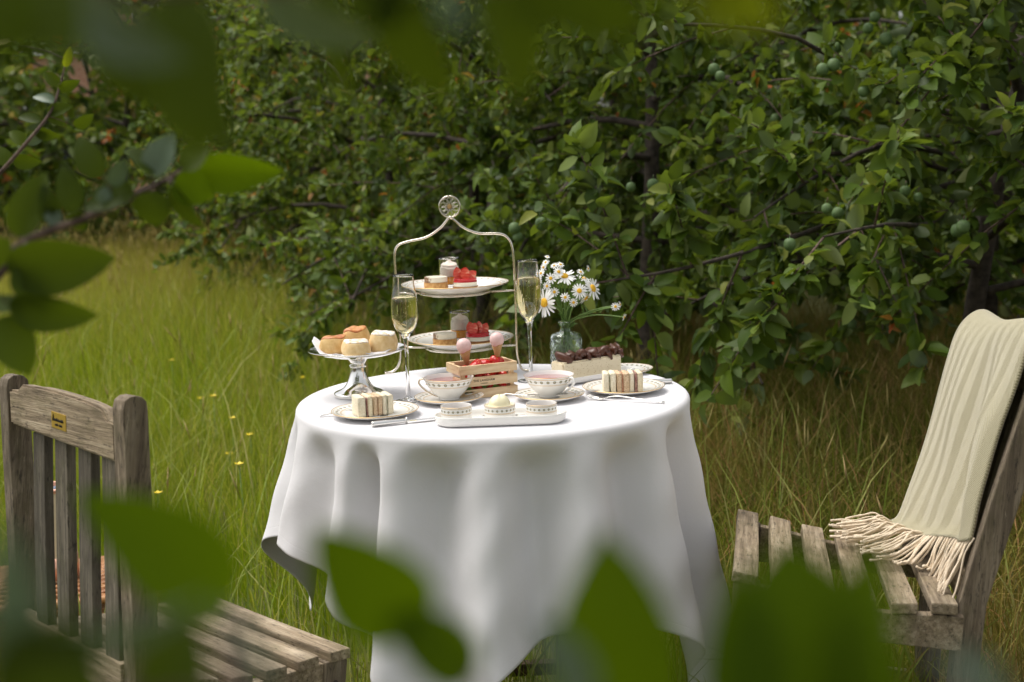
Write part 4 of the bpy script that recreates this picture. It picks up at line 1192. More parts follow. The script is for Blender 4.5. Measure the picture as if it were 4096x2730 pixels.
def verrine(label, x, y, z, rot):
    t = thing('verrine', label, 'dessert glass', (x, y, z), rot, 'dessert glasses on the tiered stand')
    r, h_ = .0230, .064
    def ribs(rad, zz, a, i): return (rad * (1 + (.006 * math.cos(20 * a) if rad > r * .97 else 0)), zz)
    lathe('glass', smooth_prof([(0, .0005), (r * .92, .0002), (r * 1.0, .002), (r, .02), (r, h_ - .001), (r * .985, h_), (r * .955, h_ - .001), (r * .945, .03), (r * .94, .0085), (r * .88, .0068), (0, .0065)], 2), M['glass'], t, 60)
    q_ = r * .93
    lathe('jelly', [(0, .0072), (q_ * .94, .0074), (q_, .0095), (q_, .0235), (q_ * .9, .0242), (0, .0245)], M['orange'], t, 40)
    lathe('cream', smooth_prof([(0, .0247), (q_ * .7, .0247), (q_ * .985, .0262), (q_ * .99, .041), (q_ * .93, .045), (q_ * .85, .047), (q_ * .86, .050), (q_ * .66, .053), (q_ * .40, .0545), (q_ * .16, .058), (0, .0625)], 3), M['cream'], t, 40, None, lambda a, b, c, i: (min(q_ * .99, a * (1 + .03 * math.sin(3 * c + b * 200))), b + .0012 * math.sin(2 * c + 1) * (b > .044)))
verrine('small glass of cream over orange jelly on the upper tier', -.1360, 3.092, .936, 0)
verrine('small glass of cream over orange jelly on the lower tier', -.1170, 3.098, .813, .4)

# --- champagne flutes
def flute(label, x, y, h_, rr, rw, zw, zl, zb_, rb, seed):
    t = thing('champagne_flute', label, 'glass', (x, y, Z0), 0, 'champagne flutes')
    w = .0007
    bowl = [(.0042, zb_ * .74), (.0050, zb_ * .90), (.0085, zb_ * 1.0), (rw * .72, zb_ + (zw - zb_) * .30), (rw * .95, zb_ + (zw - zb_) * .68), (rw, zw), (rw * .965, zw + (h_ - zw) * .35), (rr * 1.08, zw + (h_ - zw) * .7), (rr, h_)]
    foot = [(0, .0025), (rb * .6, .0022), (rb * .96, .0002), (rb, .0010), (rb * .96, .0022), (rb * .55, .0045), (rb * .22, .0095), (.0048, .020), (.0037, .045), (.0036, zb_ * .55)]
    outer = foot + bowl
    inner = [(rr - w, h_), (rr * 1.08 - w, zw + (h_ - zw) * .7), (rw * .965 - w, zw + (h_ - zw) * .35), (rw - w, zw), (rw * .95 - w, zb_ + (zw - zb_) * .68), (rw * .72 - w * 1.2, zb_ + (zw - zb_) * .30), (.0070, zb_ * 1.02), (.0030, zb_ * .985), (0, zb_ * .98)]
    lathe('glass', smooth_prof(outer, 4) + smooth_prof(inner, 4), M['glass'], t, 56)
    ip = [(a, b) for a, b in reversed(smooth_prof(inner, 6))]
    liq = [(max(0, a - .0004), b + .0004) for a, b in ip if b < zl]
    rl = np.interp(zl, [b for a, b in ip], [a for a, b in ip]) - .0004
    lathe('wine', [(0, liq[0][1])] + liq[1:] + [(rl, zl - .0003), (rl * .98, zl), (0, zl)], M['wine'], t, 56)
    rg = random.Random(seed); mb = MB()
    Vb, Fb, _ = lathe_data([(0, -.00045), (.00032, -.00032), (.00045, 0), (.00032, .00032), (0, .00045)], 6)
    for i in range(46):
        a = rg.uniform(0, 6.28); zz = rg.uniform(zb_ + .012, zl - .001); rmax = np.interp(zz, [b for _, b in ip], [a_ for a_, _ in ip]) * .82
        q_ = rmax * math.sqrt(rg.random()) * (1 if i % 3 else .25)
        mb.add((Vb, Fb), T4(q_ * math.cos(a), q_ * math.sin(a), zz) @ Matrix.Scale(rg.uniform(.6, 1.4), 4))
    mb.build('bubbles', M['bubble'], t)['kind'] = 'stuff'
flute('champagne flute between the cake stand and the tiered stand', -.2125, 2.728, .256, .0203, .0272, .181, .2125, .133, .027, 1)
flute('champagne flute standing beside the flower vase', .0385, 2.913, .261, .0208, .0275, .187, .2245, .130, .029, 2)

# --- teacups on saucers
def cup(label, x, y, rot, saucer_label, handle=True):
    Rs = .0695
    plate(saucer_label, x, y, Z0, Rs, .0130, 30, 'saucer', 'saucer', 'saucers under the teacups')
    t = thing('teacup', label, 'teacup', (x, y, Z0 + .0066), rot, 'teacups of pink tea')
    po = smooth_prof([(0, .002), (.0175, .002), (.0185, 0), (.0205, 0), (.0210, .003), (.0225, .0045), (.0310, .0125), (.0395, .0235), (.0455, .0335), (.0495, .0415), (.0502, .0432)], 4)
    pi = smooth_prof([(.0498, .0438), (.0488, .0425), (.0440, .0330), (.0375, .0230), (.0285, .0125), (.015, .0072), (0, .0065)], 4)
    av = arc_v(po); vr = av[-1]
    m = china_band('china_cup_%d' % len(M), 22, vr - .0098, 2 * PI * .046, .0037, [(vr - .0032, .0005), (vr - .0043, .0003), (vr - .0165, .0004), (vr - .0182, .0004)]); M['_%d' % len(M)] = m
    lathe('bowl', po + pi, m, t, 72)
    lathe('gilt_rim', [(.0500, .0430), (.0506, .0434), (.0502, .0440), (.0496, .0438)], M['gold'], t, 72)
    lathe('tea', [(0, .0362), (.0452, .0362), (.0444, .0350)], M['tea'], t, 56)
    if handle:
        P = spline([(-.0225, 0, .0050), (-.030, 0, .0075), (-.043, 0, .0145), (-.054, 0, .0235), (-.0605, 0, .0325), (-.0580, 0, .0395), (-.0505, 0, .0410), (-.0450, 0, .0368), (-.0440, 0, .0315), (-.0462, 0, .0290)], 5)
        hd = tube('handle', P, [.0030] * (len(P) - 4) + [.0028, .0026, .0024, .0020], m, t, 10, flat=.7)
        tube('gilt_line', [(p[0], -.0030, p[2]) for p in P], .0007, M['gold'], hd, 5)
    return t
cup('teacup of pink tea with its curled handle showing, beside the crate', -.129, 2.706, -.10, 'saucer under the teacup with the curled handle')
cup('teacup of pink tea whose handle is turned away, near the cake slab', .071, 2.698, 2.5, 'saucer under the teacup nearest the cake slab')
def spoon(label, x, y, z, rot, L=.105, s=1.0, pitch=0):
    t = thing('teaspoon', label, 'spoon', mat=T4(x, y, z) @ RZ(rot) @ RY(pitch), group='teaspoons')
    P = spline([(0, 0, .0035), (.02, 0, .0035), (.05, 0, .0045), (L * .8, 0, .003), (L, 0, .002)], 5)
    tube('handle', P, [.0012 + .0016 * i / (len(P) - 1) for i in range(len(P))], M['steel'], t, 8, flat=.45)
    V, F, U = lathe_data([(0, -.003), (.006, -.0022), (.010, 0.0005), (.0098, .0008), (.006, -.0016), (0, -.0024)], 20)
    mb = MB(); mb.add((V, F), T4(-.012, 0, .004) @ Matrix.Diagonal((1.35, .85, 1, 1))); mb.build('bowl', M['steel'], t)
spoon('teaspoon resting on the saucer of the cup with the curled handle', -.083, 2.720, Z0 + .0115, 1.0, .085)
spoon('teaspoon resting on the saucer near the cake slab', .105, 2.668, Z0 + .0115, .5, .075)
spoon('teaspoon lying at the left of the right saucer', .028, 2.668, Z0 + .0115, 2.7, .06)

# --- serving tray with three ramekins
def stadium(L, W_, n=20):
    r = W_ / 2; h_ = L / 2 - r
    return [(h_ + r * math.cos(a), r * math.sin(a)) for a in np.linspace(-PI / 2, PI / 2, n)] + [(-h_ + r * math.cos(a), r * math.sin(a)) for a in np.linspace(PI / 2, 3 * PI / 2, n)]
def dish(name, outline_fn, levels, mat, parent):
    """levels: list of (inset, z)"""
    V, F = [], []; ring_n = None
    for ins, z in levels:
        o_ = outline_fn(ins); ring_n = len(o_); V += [(x, y, z) for x, y in o_]
    m = len(levels)
    for k in range(m - 1):
        for i in range(ring_n):
            j = (i + 1) % ring_n
            F.append((k * ring_n + i, k * ring_n + j, (k + 1) * ring_n + j, (k + 1) * ring_n + i))
    F.append(tuple(reversed(range(ring_n)))); F.append(tuple(range((m - 1) * ring_n, m * ring_n)))
    return mk(name, V, F, mat, parent)
tr = thing('serving_tray', 'long white oval china tray holding three ramekins', 'tray', (-.0255, 2.487, Z0), .005)
dish('tray_body', lambda i: stadium(.244 - 2 * i, .082 - 2 * i), [(.011, 0), (.006, .001), (.0025, .0045), (.0008, .011), (0, .0175), (.0005, .0185), (.0014, .0180), (.0025, .0120), (.0045, .0070), (.009, .0048), (.013, .0045)], M['china'], tr)
def ramekin(label, x, y, fill):
    t = thing('ramekin', label, 'ramekin', (x, y, Z0 + .0048), .3, 'ramekins on the tray')
    po = smooth_prof([(0, .001), (.0265, .0005), (.0280, .0015), (.0284, .010), (.0286, .0285)], 4)
    pi = smooth_prof([(.0284, .0292), (.0274, .0287), (.0268, .020), (.0266, .007), (.024, .004), (0, .0038)], 4)
    vr = arc_v(po)[-1]
    m = china_band('china_ramekin_%d' % len(M), 20, vr - .0072, 2 * PI * .0285, .0024, [(vr - .0122, .0005), (vr - .0136, .0003), (vr - .0020, .0005)]); M['_%d' % len(M)] = m
    lathe('pot', po + pi, m, t, 60)
    lathe('gilt_rim', [(.0285, .0284), (.0290, .0289), (.0286, .0295), (.0278, .0290)], M['gold'], t, 60)
    if fill:
        r_ = random.Random(3)
        lathe('cream_scoop', smooth_prof([(0, .010), (.0262, .012), (.0264, .0235), (.0250, .0262), (.0215, .0265), (.0200, .0290), (.0185, .0355), (.0135, .0425), (.0070, .0462), (0, .0472)], 3), M['butter'], t, 48, None, lambda a, b, c, i: (a * (1 + .012 * math.sin(3 * c + 40 * b) * (b > .03)), b + .0008 * math.sin(5 * c) * (b > .025)))
    else:
        lathe('jam', [(0, .0085), (.0262, .0085), (.0262, .0060)], plain('pale_jam', (.42, .33, .32), .25), t, 40)
ramekin('ramekin at the cutlery knife end of the white tray', -.107, 2.490, False)
ramekin('middle ramekin piled with a scoop of yellow clotted cream', -.0265, 2.487, True)
ramekin('ramekin at the fork end of the white tray', .0500, 2.486, False)
spoon('small spoon lying on the tray left of the cream', -.058, 2.505, Z0 + .0055, PI - .1, .05)
spoon('small spoon lying on the tray right of the cream', .006, 2.502, Z0 + .0055, .5, .05)

# --- sandwiches
def sandwich(parent_m, x0, widths, mats, names, depth, hgt, label, group):
    t = thing('finger_sandwich', label, 'sandwich', mat=parent_m @ T4(x0, 0, 0), group=group)
    x = 0
    for i, (w, m, nm) in enumerate(zip(widths, mats, names)):
        fil = nm == 'filling'
        dd, hh = (depth - .003, hgt - .0025) if fil else (depth, hgt)
        bm = bmesh.new(); bmesh.ops.create_cube(bm, size=1); bmesh.ops.scale(bm, vec=(w, dd, hh), verts=bm.verts)
        bmesh.ops.bevel(bm, geom=bm.edges[:], offset=min(w * .28, .003), segments=2, affect='EDGES', profile=.5)
        bmesh.ops.triangulate(bm, faces=bm.faces[:]); bmesh.ops.subdivide_edges(bm, edges=bm.edges[:], cuts=2)
        r_ = random.Random(int(x0 * 1e5) + i)
        for v_ in bm.verts: v_.co += Vector((r_.uniform(-1, 1) * .0006, r_.uniform(-1, 1) * (.0012 if fil else .0006), r_.uniform(-1, 1) * (.0012 if fil else .0006)))
        me = bpy.data.meshes.new(nm); bm.to_mesh(me); bm.free(); me.materials.append(m)
        for p_ in me.polygons: p_.use_smooth = True
        obj(nm, me, t, T4(x + w / 2, r_.uniform(-.0018, .0012), hh / 2 + .0002) @ Matrix.Diagonal((1, 1, 1 + r_.uniform(-.05, .02), 1)) @ RZ(r_.uniform(-.035, .035)))
        x += w * .97
    return x
BR, FI = 'bread', 'filling'
def sandwich_plate(pl, sl, x, y, rot, stacks, bx, by, depth, hgt):
    plate(pl, x, y, Z0, .0835, .0130, 34, 'side_plate', 'plate', 'sandwich plates')
    m = T4(bx, by, Z0 + .0068) @ RZ(rot); xx = 0
    for lb, ws, ms in stacks:
        xx += sandwich(m, xx, ws, ms, [BR, FI, BR], depth, hgt, lb, 'finger sandwiches') + .0006
sandwich_plate('patterned plate of sandwiches at the near left of the table', '', -.267, 2.590, .42, [
    ('white finger sandwich with ham and sweetcorn, on the left plate', (.0150, .0048, .0090), (M['white_bread'], M['ham'], M['cream_bread'])),
    ('brown finger sandwich with salmon, on the left plate', (.0085, .0022, .0090), (M['brown_bread'], M['salmon'], M['brown_bread'])),
    ('white finger sandwich with pale green filling, on the left plate', (.0080, .0022, .0120), (M['white_bread'], M['cucumber'], M['white_bread']))], -.3010, 2.556, .046, .0385)
sandwich_plate('patterned plate of sandwiches at the right of the table', '', .224, 2.755, .05, [
    ('white finger sandwich with cucumber, on the right plate', (.0110, .0018, .0120), (M['white_bread'], M['cucumber'], M['white_bread'])),
    ('brown finger sandwich with salmon, on the right plate', (.0110, .0036, .0120), (M['brown_bread'], M['salmon'], M['brown_bread'])),
    ('finger sandwich with dark ham and yellow egg, on the right plate', (.0105, .0055, .0110), (M['white_bread'], M['ham'], M['cream_bread']))], .1800, 2.722, .046, .0400)

# --- cake slab with piped chocolate on a long dish
DA = .62
DM = T4(.1615, 2.915, Z0) @ RZ(DA)
dt = thing('long_dish', 'long white china dish under the cake slab', 'dish', mat=DM)
def rrect(L, W_, r, n=7):
    out = []
    for cx, cy, a0 in ((L / 2 - r, W_ / 2 - r, 0), (-L / 2 + r, W_ / 2 - r, PI / 2), (-L / 2 + r, -W_ / 2 + r, PI), (L / 2 - r, -W_ / 2 + r, 1.5 * PI)):
        out += [(cx + r * math.cos(a), cy + r * math.sin(a)) for a in np.linspace(a0, a0 + PI / 2, n)]
    return out
dish('dish_body', lambda i: rrect(.205 - 2 * i, .082 - 2 * i, .012), [(.014, 0), (.009, .001), (.003, .006), (0, .0145), (.0005, .0155), (.002, .0150), (.006, .0085), (.013, .0055), (.018, .0052)], M['china'], dt)
sl = thing('cake_slab', 'pale sponge cake slab piped with dark chocolate on the long dish', 'cake', mat=DM @ T4(-.004, 0, .0056))
bm = bmesh.new(); bmesh.ops.create_cube(bm, size=1); bmesh.ops.scale(bm, vec=(.160, .044, .041), verts=bm.verts)
bmesh.ops.bevel(bm, geom=bm.edges[:], offset=.003, segments=2, affect='EDGES'); bmesh.ops.translate(bm, vec=(0, 0, .0205), verts=bm.verts)
me = bpy.data.meshes.new('sponge'); bm.to_mesh(me); bm.free(); me.materials.append(M['sponge']); obj('sponge', me, sl)
for k in range(5):
    x0 = -.070 + k * .0340; rg = random.Random(k + 3); P = []
    n_ = 46
    for i in range(n_):
        t_ = i / (n_ - 1)
        P.append((x0 + t_ * .030 - .004 + .0045 * math.sin(t_ * 24 + k), (.0150 * math.sin(t_ * 15 + k * 1.7)) + .004 * math.sin(t_ * 37), .0470 + .0070 * math.sin(t_ * 11 + k) + .0022 * math.cos(t_ * 29)))
    V, F = tube_data(P, [.0026 + .0048 * math.sin(PI * min(1, max(0, i / (n_ - 1)))) ** .4 for i in range(n_)], 9, flat=1.55)
    # fluted piping: pinch every third vertex of each ring
    V2 = []
    for i, p in enumerate(V):
        c = Vector(P[i // 9]); s_ = 1.0 if (i % 9) % 3 else .62
        V2.append(c + (Vector(p) - c) * s_)
    mk('chocolate_ruffle', V2, F, M['choc'], sl)

plate('small patterned plate half hidden behind the cake slab', .2480, 2.985, Z0, .060, .010, 26, 'small_plate', 'plate')

# --- cutlery
def fork(label, x, y, rot, L=.158):
    t = thing('fork', label, 'fork', (x, y, Z0), rot, 'cake forks')
    P = spline([(.040, 0, .0055), (.052, 0, .0085), (.070, 0, .0095), (.110, 0, .0060), (L, 0, .0022)], 6)
    tube('handle', P, [.0018 + .0022 * (i / (len(P) - 1)) ** 2 for i in range(len(P))], M['steel'], t, 10, flat=.5)
    V, F = tube_data(spline([(.020, 0, .0030), (.028, 0, .0028), (.036, 0, .0038), (.043, 0, .0064)], 4), [.0075, .0078, .0080, .0082, .0083, .0083, .0080, .0074, .0064, .005, .0036, .0026, .002], 12, flat=.16)
    mk('root', V, F, M['steel'], t)
    for k in (-1, 0, 1):
        tube('tine', spline([(.022, k * .0052, .0030), (.012, k * .0054, .0040), (.0, k * .0054, .0085)], 5), [.0015] * 8 + [.0012, .001, .0006], M['steel'], t, 8)
def knife(label, x, y, rot, L=.19):
    t = thing('table_knife', label, 'knife', (x, y, Z0), rot, 'table knives')
    V, F = tube_data(spline([(0, 0, .0055), (.004, 0, .0055), (.03, 0, .0055), (.060, 0, .0055), (.0655, 0, .0055)], 4), [.0022, .0055, .0070, .0074, .0076, .0076, .0075, .0074, .0073, .0070, .0066, .0062, .0060, .0057, .0055, .0054, .0052], 12, flat=.68)
    mk('handle', V, F, M['steel'], t)
    V, F, U = lathe_data([(.0040, 0), (.0062, .0008), (.0066, .002), (.0062, .0032), (.0035, .004)], 16)
    mb = MB(); mb.add((V, F), T4(.0655, 0, .0055) @ RY(PI / 2)); mb.build('bolster', M['steel'], t)
    V = []
    for i in range(13):
        s = i / 12; xx = .0690 + s * (L - .069); w = .0036 + .0040 * min(1, s * 6) ; w *= 1 if s < .85 else math.sqrt(max(.02, 1 - ((s - .85) / .15) ** 2))
        V += [(xx, -w, .0042), (xx, 0, .0056), (xx, w, .0042), (xx, 0, .0030)]
    F = [(i * 4 + k, i * 4 + (k + 1) % 4, (i + 1) * 4 + (k + 1) % 4, (i + 1) * 4 + k) for i in range(12) for k in range(4)] + [(3, 2, 1, 0), (48, 49, 50, 51)]
    mk('blade', V, F, M['steel'], t, False)
fork('cake fork lying in front of the right sandwich plate', .147, 2.684, -.46, .160)
fork('cake fork mostly hidden under the left sandwich plate', -.238, 2.633, PI + .26, .142)
knife('table knife lying in front of the left sandwich plate', -.2640, 2.4835, .37, .175)
knife('table knife behind the right sandwich plate', .3310, 2.8300, PI + .10, .17)

# --- strawberry crate
CA = .413; CL, CW, CHH = .127, .073, .068
CMt = T4(-.1075, 2.716, Z0) @ RZ(CA)
cr_t = thing('strawberry_crate', 'small pale pine crate of strawberries branded THE LANGHAM', 'crate', mat=CMt)
t_ = .0055; bh = .0185; gp = (CHH - 3 * bh) / 2
for k in range(3):
    zc = bh / 2 + k * (bh + gp)
    for y_ in (t_ / 2, CW - t_ / 2):
        s_ = obj('board', box_mesh('board', CL, t_, bh, M['pine'], .0008), cr_t, T4(CL / 2, y_, zc))
        if k == 1 and y_ < .01: front_board = s_
    for x_ in (t_ / 2, CL - t_ / 2):
        obj('end_board', box_mesh('end_board', CW - 2 * t_ - .0004, t_, bh, M['pine'], .0006), cr_t, T4(x_, CW / 2, zc) @ RZ(PI / 2))
for x_ in (t_ + .0045, CL - t_ - .0045):
    for y_ in (t_ + .0045, CW - t_ - .0045):
        obj('corner_post', box_mesh('corner_post', CHH - .004, .0085, .0085, M['pine'], .0005), cr_t, T4(x_, y_, CHH / 2) @ RY(PI / 2))
obj('floor_board', box_mesh('floor_board', CL - 2 * t_ - .001, CW - 2 * t_ - .001, .004, M['pine'], .0004), cr_t, T4(CL / 2, CW / 2, .0025))
def lettering(txt, size, x, z, bold=.0):
    c = bpy.data.curves.new('lettering', 'FONT'); c.body = txt; c.size = size; c.align_x = 'CENTER'; c.align_y = 'CENTER'; c.extrude = .0001; c.offset = bold; c.space_character = 1.08
    c.materials.append(M['burn'])
    tmp = obj('lettering', c); bpy.context.view_layer.update()
    me = bpy.data.meshes.new_from_object(tmp); bpy.data.objects.remove(tmp); me.name = 'lettering'
    obj('lettering', me, cr_t, T4(x, -.00015, z) @ RX(PI / 2) @ Matrix.Diagonal((1.1, 1, 1, 1)))
lettering('THE LANGHAM', .0058, .0530, bh + gp + bh * .60, .00012)
lettering('LONDON', .0030, .0530, bh + gp + bh * .27, .00008)
vs_meshes = {}
def strawberry(label, p, r, L, rx, ry, rz, group='strawberries in the crate'):
    t = thing('strawberry', label, 'strawberry', mat=T4(*p) @ RZ(rz) @ RY(ry) @ RX(rx), group=group)
    V, F, U = berry_data(r, L, 22)
    weld(mk('flesh', V, F, M['berry'], t, True, U))
    mb = MB()
    for k in range(8):
        a = k * PI / 4 + .2; d = Vector((math.cos(a), math.sin(a), 0)); s_ = Vector((-d.y, d.x, 0)); b_ = Vector((0, 0, L * .40))
        mb.add(([b_ + s_ * r * .16, b_ - s_ * r * .16, b_ + d * r * .55 - s_ * r * .2 + Vector((0, 0, .001)), b_ + d * r * .55 + s_ * r * .2 + Vector((0, 0, .001)), b_ + d * r * 1.05 + Vector((0, 0, r * (.15 + .25 * (k % 3))))], [(0, 1, 2, 3), (3, 2, 4)]))
    mb.tube([(0, 0, L * .39), (.001, 0, L * .40 + .004), (.002, .001, L * .40 + .008)], .0009, 5)
    mb.build('calyx', M['calyx'], t)
def cw(x, y, z): return CMt @ Vector((x, y, z))
strawberry('big ripe strawberry leaning on the front cone in the crate', cw(.046, .022, .0600), .0150, .036, 2.7, .5, .3)
strawberry('strawberry in the middle front of the crate rim', cw(.080, .022, .0535), .0138, .034, 1.9, .7, -.6)
strawberry('strawberry behind the right ice cream cone', cw(.104, .050, .0610), .0145, .034, 2.4, -.4, 1.2)
strawberry('strawberry partly hidden behind the right cone, towards the crate centre', cw(.076, .053, .0570), .0138, .032, 2.2, .9, 2.0)
strawberry('small strawberry in the left corner of the crate', cw(.024, .030, .0540), .0115, .029, 1.6, 1.2, .2)
rg = random.Random(12); n_ = 0
for lay, z_ in ((0, .0195), (1, .0395)):
    for i, xx in enumerate((.024, .050, .076, .102)):
        for j, yy in enumerate((.0205, .0505)):
            if lay == 1 and j == 1 and i in (0,): continue
            strawberry('red strawberry packed inside the crate, glimpsed through its slat gaps', cw(xx + rg.uniform(-.003, .003), yy + rg.uniform(-.001, .001), z_), .0118, .029, rg.uniform(1, 2.2), rg.uniform(-1, 1), rg.uniform(0, 6), 'strawberries inside the crate')
def cone(label, scoop, tip, r):
    a, b = Vector(scoop), Vector(tip); ax = (a - b).normalized(); L = (a - b).length
    t = thing('ice_cream_cone', label, 'ice cream', mat=axes(ax.orthogonal(), ax, b), group='ice cream cones in the crate')
    rc = r * .90
    lathe('wafer_cone', [(0, 0), (.0022, .001), (rc * .55, L * .46), (rc, L * .86), (rc * .96, L * .865), (rc * .5, L * .47), (.0012, .004), (0, .004)], M['wafer'], t, 30)
    lathe('scoop', smooth_prof([(0, L * .80), (rc * .9, L * .815), (r * 1.0, L * .90), (r * 1.03, L * 1.02), (r * .88, L + r * .55), (r * .5, L + r * .90), (0, L + r * 1.0)], 3), M['pink_ice'], t, 32, None, lambda p, z, c, i: (p * (1 + .015 * math.sin(4 * c)), z - (.0035 * max(0, math.sin(2 * c + 1)) if z < L * .9 and p > rc * .8 else 0)))
cone('pink ice cream cone tilted at the left of the crate', (-.0985, 2.775, .8480), (-.0925, 2.785, .7990), .0150)
cone('pink ice cream cone upright at the right of the crate', (-.0310, 2.797, .8560), (-.0315, 2.806, .8060), .0142)

# --- glass vase with daisies
VX, VY = .121, 3.055
va = thing('bud_vase', 'small clear glass vase with diamond relief holding daisies', 'vase', (VX, VY, Z0))
def vdisp(rad, z, a, i):
    if rad > .0325 and .010 < z < .070:
        k = 9
        p1 = abs(((a * k / (2 * PI) + z / .026) % 1) - .5); p2 = abs(((a * k / (2 * PI) - z / .026) % 1) - .5)
        e = min(p1, p2)
        return rad + .0021 * max(0, 1 - e / .10) - .0004, z
    return rad, z
zz = [.003 + .0012 * i for i in range(60)]
outer = [(0, .002), (.030, .0005), (.0335, .003)] + [(.0352, z_) for z_ in np.linspace(.006, .072, 56)] + [(.0350, .0755), (.0325, .0795), (.024, .0825), (.0155, .0845), (.0128, .0880), (.0122, .0960), (.0128, .1010), (.0160, .1035), (.0168, .1060), (.0160, .1080)]
inner = [(.0135, .1080), (.0112, .1050), (.0102, .0960), (.0108, .0870), (.0150, .0815), (.0280, .0780), (.0318, .0730), (.0320, .040), (.0318, .010), (.029, .0075), (0, .0070)]
lathe('glass', outer + inner, M['bottle'], va, 144, None, vdisp)
lathe('water', [(0, .0078), (.0285, .0080), (.0312, .0104), (.0314, .040), (.0312, .0700), (0, .0702)], M['water'], va, 40)
def daisy(label, hp, r, face, npet, seed, name='daisy', group='daisies in the vase', leafy=False):
    """hp head position (world), face direction the flower looks at"""
    rg = random.Random(seed)
    t = thing(name, label, 'daisy', (VX, VY, Z0), 0, group)
    h_ = Vector(hp) - Vector((VX, VY, Z0)); fd = Vector(face).normalized()
    nb = Vector((rg.uniform(-.005, .005), rg.uniform(-.005, .005), .100)); bt_ = Vector((rg.uniform(-.018, .018), rg.uniform(-.015, .015), .014))
    sr_ = .0009 + r * .045
    P = spline([tuple(bt_), tuple(nb * .6 + bt_ * .4), tuple(nb), tuple(nb * .45 + h_ * .55 - fd * .012 + Vector((0, 0, .008))), tuple(h_ - fd * r * .15)], 6)
    tube('stem', P, [sr_ * 1.15] * (len(P) - 3) + [sr_, sr_, sr_ * 1.4], M['stem'], t, 6)
    mb = MB(); fm_ = axes(fd.orthogonal(), fd, h_); rd = r * .30
    for k in range(npet):
        a = k * 2 * PI / npet + rg.uniform(-.06, .06); L = r * rg.uniform(.88, 1.06); w = min(r * .15, 1.75 * r / npet) * rg.uniform(.85, 1.1); dr = rg.uniform(-.25, .10)
        d = Vector((math.cos(a), math.sin(a), 0)); s_ = Vector((-d.y, d.x, 0)); zt = rg.uniform(-.03, .03) * r
        V = []
        for tt, ww in ((.22, .45), (.45, .85), (.75, 1.0), (.93, .72), (1.0, .28)):
            for sg in (-1, 0, 1):
                V.append(d * L * tt + s_ * w * ww * sg + Vector((0, 0, dr * L * tt * tt + (abs(sg) * .10 - .0) * w + zt)))
        F = [(i * 3 + j, i * 3 + j + 1, i * 3 + j + 4, i * 3 + j + 3) for i in range(4) for j in range(2)]
        mb.add((V, F), fm_)
    mb.build('petals', M['petal'], t)
    V, F, U = lathe_data(smooth_prof([(rd * .9, -rd * .25), (rd * 1.02, 0), (rd * .92, rd * .32), (rd * .55, rd * .50), (0, rd * .54)], 2), 18)
    db = MB(); db.add((V, F), fm_); db.build('flower_disc', M['disc'], t)
    if leafy:
        lm = MB(); i0 = len(P) // 2
        for k in range(5):
            b_ = Vector(P[min(len(P) - 2, i0 - 3 + 2 * k)]); sg = 1 if k % 2 else -1
            d = Vector((.5 * sg + .3, rg.uniform(-.4, .1), .5)).normalized()
            for q_ in range(5):
                e = (d + Vector((rg.uniform(-.7, .7), rg.uniform(-.5, .5), rg.uniform(-.6, .6)))).normalized(); o_ = b_ + d * .004 * q_
                s_ = e.orthogonal().normalized(); lm.add(([o_, o_ + e * .004 + s_ * .0016, o_ + e * .009, o_ + e * .004 - s_ * .0016], [(0, 1, 2, 3)]))
        lm.build('leaflets', M['stem_leaf'], t)
BIG = [((.121, 3.030, .958), .0270, (.05, -.55, .85), 20, 'large white daisy at the top centre of the vase'),
       ((.183, 3.035, .928), .0300, (.75, -.45, .35), 18, 'large daisy leaning right out of the vase, seen aslant'),
       ((.152, 3.012, .926), .0185, (.1, -.95, .35), 17, 'daisy facing us at the right centre of the bunch'),
       ((.074, 3.015, .902), .0340, (-.72, -.66, .10), 20, 'largest daisy hanging left behind the champagne flute'),
       ((.168, 3.050, .905), .0190, (.5, -.3, -.5), 16, 'daisy drooping low at the right of the bunch'),
       ((.165, 3.055, .948), .0200, (.5, -.2, .8), 17, 'daisy seen edge on above the leaning daisy')]
for i, (p, r_, fc, n_, lb) in enumerate(BIG): daisy(lb, p, r_, fc, n_, 20 + i)
